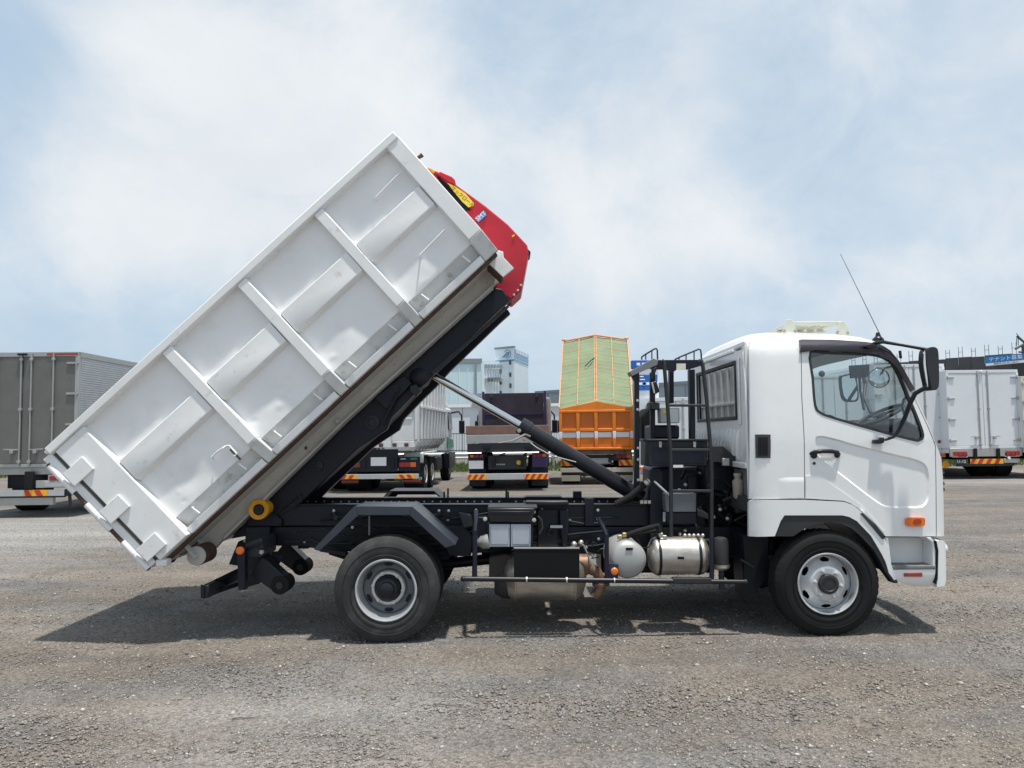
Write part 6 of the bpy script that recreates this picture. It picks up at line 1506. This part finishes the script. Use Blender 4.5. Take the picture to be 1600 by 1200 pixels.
for far in (False, True):
    chex(-.012, 1.004, 0, .054, Y0 - .012, Y0 - .012, PY + .03, far).build('top_rail', W_BIN_RIB, bin_, .010)
    chex(-.004, .081, .055, .998, Y0 + .005, Y0 + .005, PY + .03, far, .003).build('rear_post', W_BIN_RIB, bin_, .008)
    for i, (a, b) in enumerate(ribs):
        r = chex(a, b, .055, .845, Y0, Y0, PY + .02, far, .0022).build('rib', W_BIN_RIB, bin_, .007)
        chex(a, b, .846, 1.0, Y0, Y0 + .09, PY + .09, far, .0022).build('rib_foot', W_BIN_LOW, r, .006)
    r = chex(.967, 1.008, .045, .845, Y0, Y0, PY + .03, far, .002).build('front_post', W_BIN_RIB, bin_, .008)
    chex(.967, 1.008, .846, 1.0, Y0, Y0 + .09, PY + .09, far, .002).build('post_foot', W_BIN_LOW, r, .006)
    for (a, b) in bays:
        sweep_s([(.360, PY + .01), (.368, PY - .055), (.372, PY - .06), (.518, PY - .06), (.524, PY - .055), (.548, PY + .01)], a + .0005, b - .0005, far).build('stiffener', W_BIN_RIB, bin_, .006)
        for t0, t1 in ((.05, .366), (.54, .862)):
            def pf(u, v, a=a, b=b, t0=t0, t1=t1):
                s, t = a - .003 + (b - a + .006) * u, t0 + (t1 - t0) * v; q = cp(s, t)
                y = PY + .004 * noise.noise((q.x * 2.3, q.y * 2.3, 1.0 + far * 7)) + .0022 * noise.noise((q.x * 7, q.y * 7, 4.0))
                for ds, dt, rr, am in dents:
                    e = ((s - ds) * 3.8) ** 2 + ((t - dt) * 1.3) ** 2; rw_ = rr * (2.4 if am > .011 else 3)
                    y += am * math.exp(-e / (rw_ * rw_ * .45))
                for ds, dt, rr, am, el, an in small_dents:
                    e0, e1 = (s - ds) * 3.8, (t - dt) * 1.3
                    if abs(e0) > .2 or abs(e1) > .2: continue
                    f0, f1 = e0 * math.cos(an) + e1 * math.sin(an), (-e0 * math.sin(an) + e1 * math.cos(an)) * el
                    rr2 = math.sqrt(f0 * f0 + f1 * f1) / rr
                    if rr2 < 1: y += am * (1 - rr2)
                return (q.x, side_y(y, far), q.y)
            MB().grid(pf, 46, 26).build('panel', W_BIN, bin_, smooth=70)
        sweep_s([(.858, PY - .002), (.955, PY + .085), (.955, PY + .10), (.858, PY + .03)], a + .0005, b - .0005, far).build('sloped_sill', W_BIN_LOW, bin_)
        sweep_s([(.956, PY - .012), (1.0, PY - .004), (1.002, PY + .12), (.956, PY + .12)], a + .0005, b - .0005, far).build('bottom_flange', W_BIN_RIB, bin_, .004)
    sweep_s([(.9985, PY + .045), (1.016, PY + .05), (1.016, PY + .13), (.9985, PY + .13)], -.003, 1.0, far).build('rusty_edge', RUSTY, bin_)
    # rope hooks
    for s in (.123, .262, .366, .486, .59, .711, .81, .936):
        q0, q1 = cp(s, .885), cp(s + .004, .945)
        MB().tube([(q0.x, side_y(PY + .05, far), q0.y), (q0.x, side_y(PY - .025, far), q0.y), (q1.x, side_y(PY - .03, far), q1.y)], .008, 6).build('rope_hook', W_BIN_RIB, bin_)
# standing rods near the front post
for s0, s1, t in ((.878, .962, .235), (.865, .945, .70)):
    a, b = cp(s0, t), cp(s1, t - .012)
    MB().tube([(a.x, PY + .01, a.y), (a.x, PY - .05, a.y), (b.x, PY - .055, b.y)], .008, 6).build('tarp_rod', W_BIN_RIB, bin_)
# latch handle low in the rear bay
pts = [(331, 714), (340, 705), (352, 697), (358, 697)]
MB().tube([at(x, y, 6.46) for x, y in pts], .007, 6).tube([at(332, 714, 6.46), at(334, 718, 6.5)], .007, 6).build('latch_handle', W_BIN_RIB, bin_)
MB().tube([at(x, y, 6.45) for x, y in ((349, 701), (353, 697), (358, 696), (370, 709), (366, 713))], .008, 6).build('latch_bracket', W_BIN_RIB, bin_)
MB().tube([at(360, 702, 6.47), at(376, 718, 6.47)], .010, 6).build('latch_pin', DKGREY, bin_)
# door at the rear end: frame, hinge straps, knuckles
def edge_box(s0, s1, t0, t1, y0, y1):
    P = []
    for t in (t0, t1):
        for s, y in ((s0, y0), (s1, y0), (s1, y1), (s0, y1)):
            q = cp(s, t); P.append((q.x, y, q.y))
    return MB().hexa(P)
tgd = edge_box(-.034, -.012, .035, .985, Y0 + .03, YB - .03).build('rear_door', W_BIN_RIB, bin_, .006)
edge_box(-.0115, -.0045, .06, .99, Y0 + .045, YB - .045).build('door_seal', mat('weathered rubber seal', (.10, .095, .085), .8, var=.3), tgd)
edge_box(-.018, .005, .01, .034, Y0 + .0, YB).build('door_lintel', W_BIN_RIB, bin_, .006)
for far in (False, True):
    for t0, t1 in ((.198, .305), (.526, .630), (.852, .955)):
        edge_box(-.020, .035, t0, t1, *sorted((side_y(Y0 - .016, far), side_y(Y0 + .004, far)))).build('hinge_strap', W_BIN_RIB, tgd, .004)
    for t0, t1 in ((.095, .20), (.202, .325), (.43, .535), (.537, .65), (.755, .86), (.862, .985)):
        a, b = cp(-.033, t0), cp(-.033, t1); yy = side_y(Y0 + .03, far)
        MB().tube([(a.x, yy, a.y), (b.x, yy, b.y)], .027, 14).build('hinge_knuckle', W_BIN_RIB, tgd)
    a, b = cp(-.033, .08), cp(-.033, .99); yy = side_y(Y0 + .03, far)
    MB().tube([(a.x, yy, a.y), (b.x, yy, b.y)], .017, 10).build('hinge_pin', RUSTY, tgd)
a = cp(-.012, .985); MB().box(a.x - .0, a.x + .09, Y0 + .02, Y0 + .12, a.y - .035, a.y + .02).build('door_catch', W_BIN_RIB, tgd, .01)
# floor, front wall, cross members
edge_box(-.004, 1.0, .975, 1.0, PY + .125, 2 * YC - PY - .125).build('floor', BEIGE, bin_)
edge_box(.975, 1.0, .0, .97, PY + .04, 2 * YC - PY - .04).build('front_wall', W_BIN, bin_, .005)
for i in range(13):
    s = .02 + i * .08
    edge_box(s, s + .012, 1.003, 1.03, 7.11, 8.09).build('cross_member', RUSTY, bin_)
# long beige runners under the floor
bp_ = [(300, 850), (336, 858), (352, 840), (540, 657), (769, 449), (786, 433), (768, 404), (540, 610)]
for y0, y1 in ((7.02, 7.10), (8.10, 8.18)):
    run = MB().prism(QL(bp_, 7.05), y0, y1).build('runner_beam', BEIGE, bin_, .006)
    MB().prism(QL([(352, 838), (540, 655), (769, 447), (771, 450), (541, 659), (354, 842)], 7.05), y0 - .035, y1 + .03).build('runner_flange', BEIGE, run, .003)
for pts in ([(438, 700), (470, 678), (479, 681), (468, 697), (452, 697)], [(610, 548), (626, 536), (627, 546), (614, 557)]):
    MB().prism(QL(pts, 6.98), 6.93, 7.015).build('runner_bracket', BEIGE, bin_, .006)
for px, py in ((527, 658),): MB().lathe(at(px, py, 7.018), (0, -1, 0), [(0, .022), (.02, .022), (.022, .012), (.03, .012)], 8).build('runner_bolt', BEIGE, bin_)
for px, py in ((478, 700), (485, 708), (757, 427), (748, 420)): MB().ball(at(px, py, 7.015), .012, .006, .016, 6).build('rust_spot', RUSTY, bin_)
# front lower plate and lifting bail
MB().prism(QL([(764, 412), (778, 391), (786, 393), (787, 402), (803, 419), (786, 433)], 6.75), 6.75, 6.78).build('front_gusset', W_BIN_RIB, bin_, .004)
MB().prism(QL([(765, 413), (786, 433), (783, 437), (760, 416)], 6.80), 6.80, 7.0).build('front_foot', RUSTY, bin_)
bl0 = cp(1.0, .10); 
MB().tube([(bl0.x + .03, y, bl0.y - .05) for y in (7.2, 8.0)], .03, 12).build('lifting_bail', RUSTY, bin_)
for yy in (7.2, 8.0): MB().tube([(bl0.x + .03, yy, bl0.y - .05), (cp(.99, .2).x, yy, cp(.99, .2).y)], .028, 10).build('bail_arm', W_BIN_RIB, bin_)
hk = at(657, 244, 7.0); q = cp(1.0, .16)
MB().tube([at(650, 248, 6.95), at(656, 245, 6.95), at(660, 242, 6.95)], [.014, .018, .022], 8).build('tarp_peg', RUSTY, bin_)
# rollers at the rear foot
for k, yy in enumerate((6.74, 2 * YC - 6.74 - .22)):
    c = at(307, 868.5, 6.74); r_ = 15.5 / (FPX / 6.7)
    ro = MB().lathe((c.x, yy, c.z), (0, 1, 0), [(0, r_ * .3), (.0, r_ * .93), (.01, r_), (.24, r_), (.25, r_ * .9)], 32).build('roller', RUSTY, bin_)
    MB().lathe((c.x, yy - .002, c.z), (0, 1, 0), [(-.006, r_ * .5), (-.004, r_ * .95), (.004, r_ * .96)], 32).build('roller_face', BEIGE, ro)
    for dy in (-.035, .26):
        a = at(287, 851, 6.74)
        MB().beam((a.x, yy + dy + .01, a.z + .03), (c.x + .015, yy + dy + .01, c.z - .01), .014, .085, (0, 1, 0)).build('roller_bracket', BEIGE, bin_, .004)
    MB().lathe((c.x, yy - .05, c.z), (0, 1, 0), [(0, .022), (.35, .022)], 12).build('roller_pin', BEIGE, ro)
MB().prism(QL([(255, 876), (292, 842), (310, 846), (296, 862), (275, 870), (268, 880)], 7.0), 6.98, 7.06).build('foot_plate', RUSTY, bin_, .004)
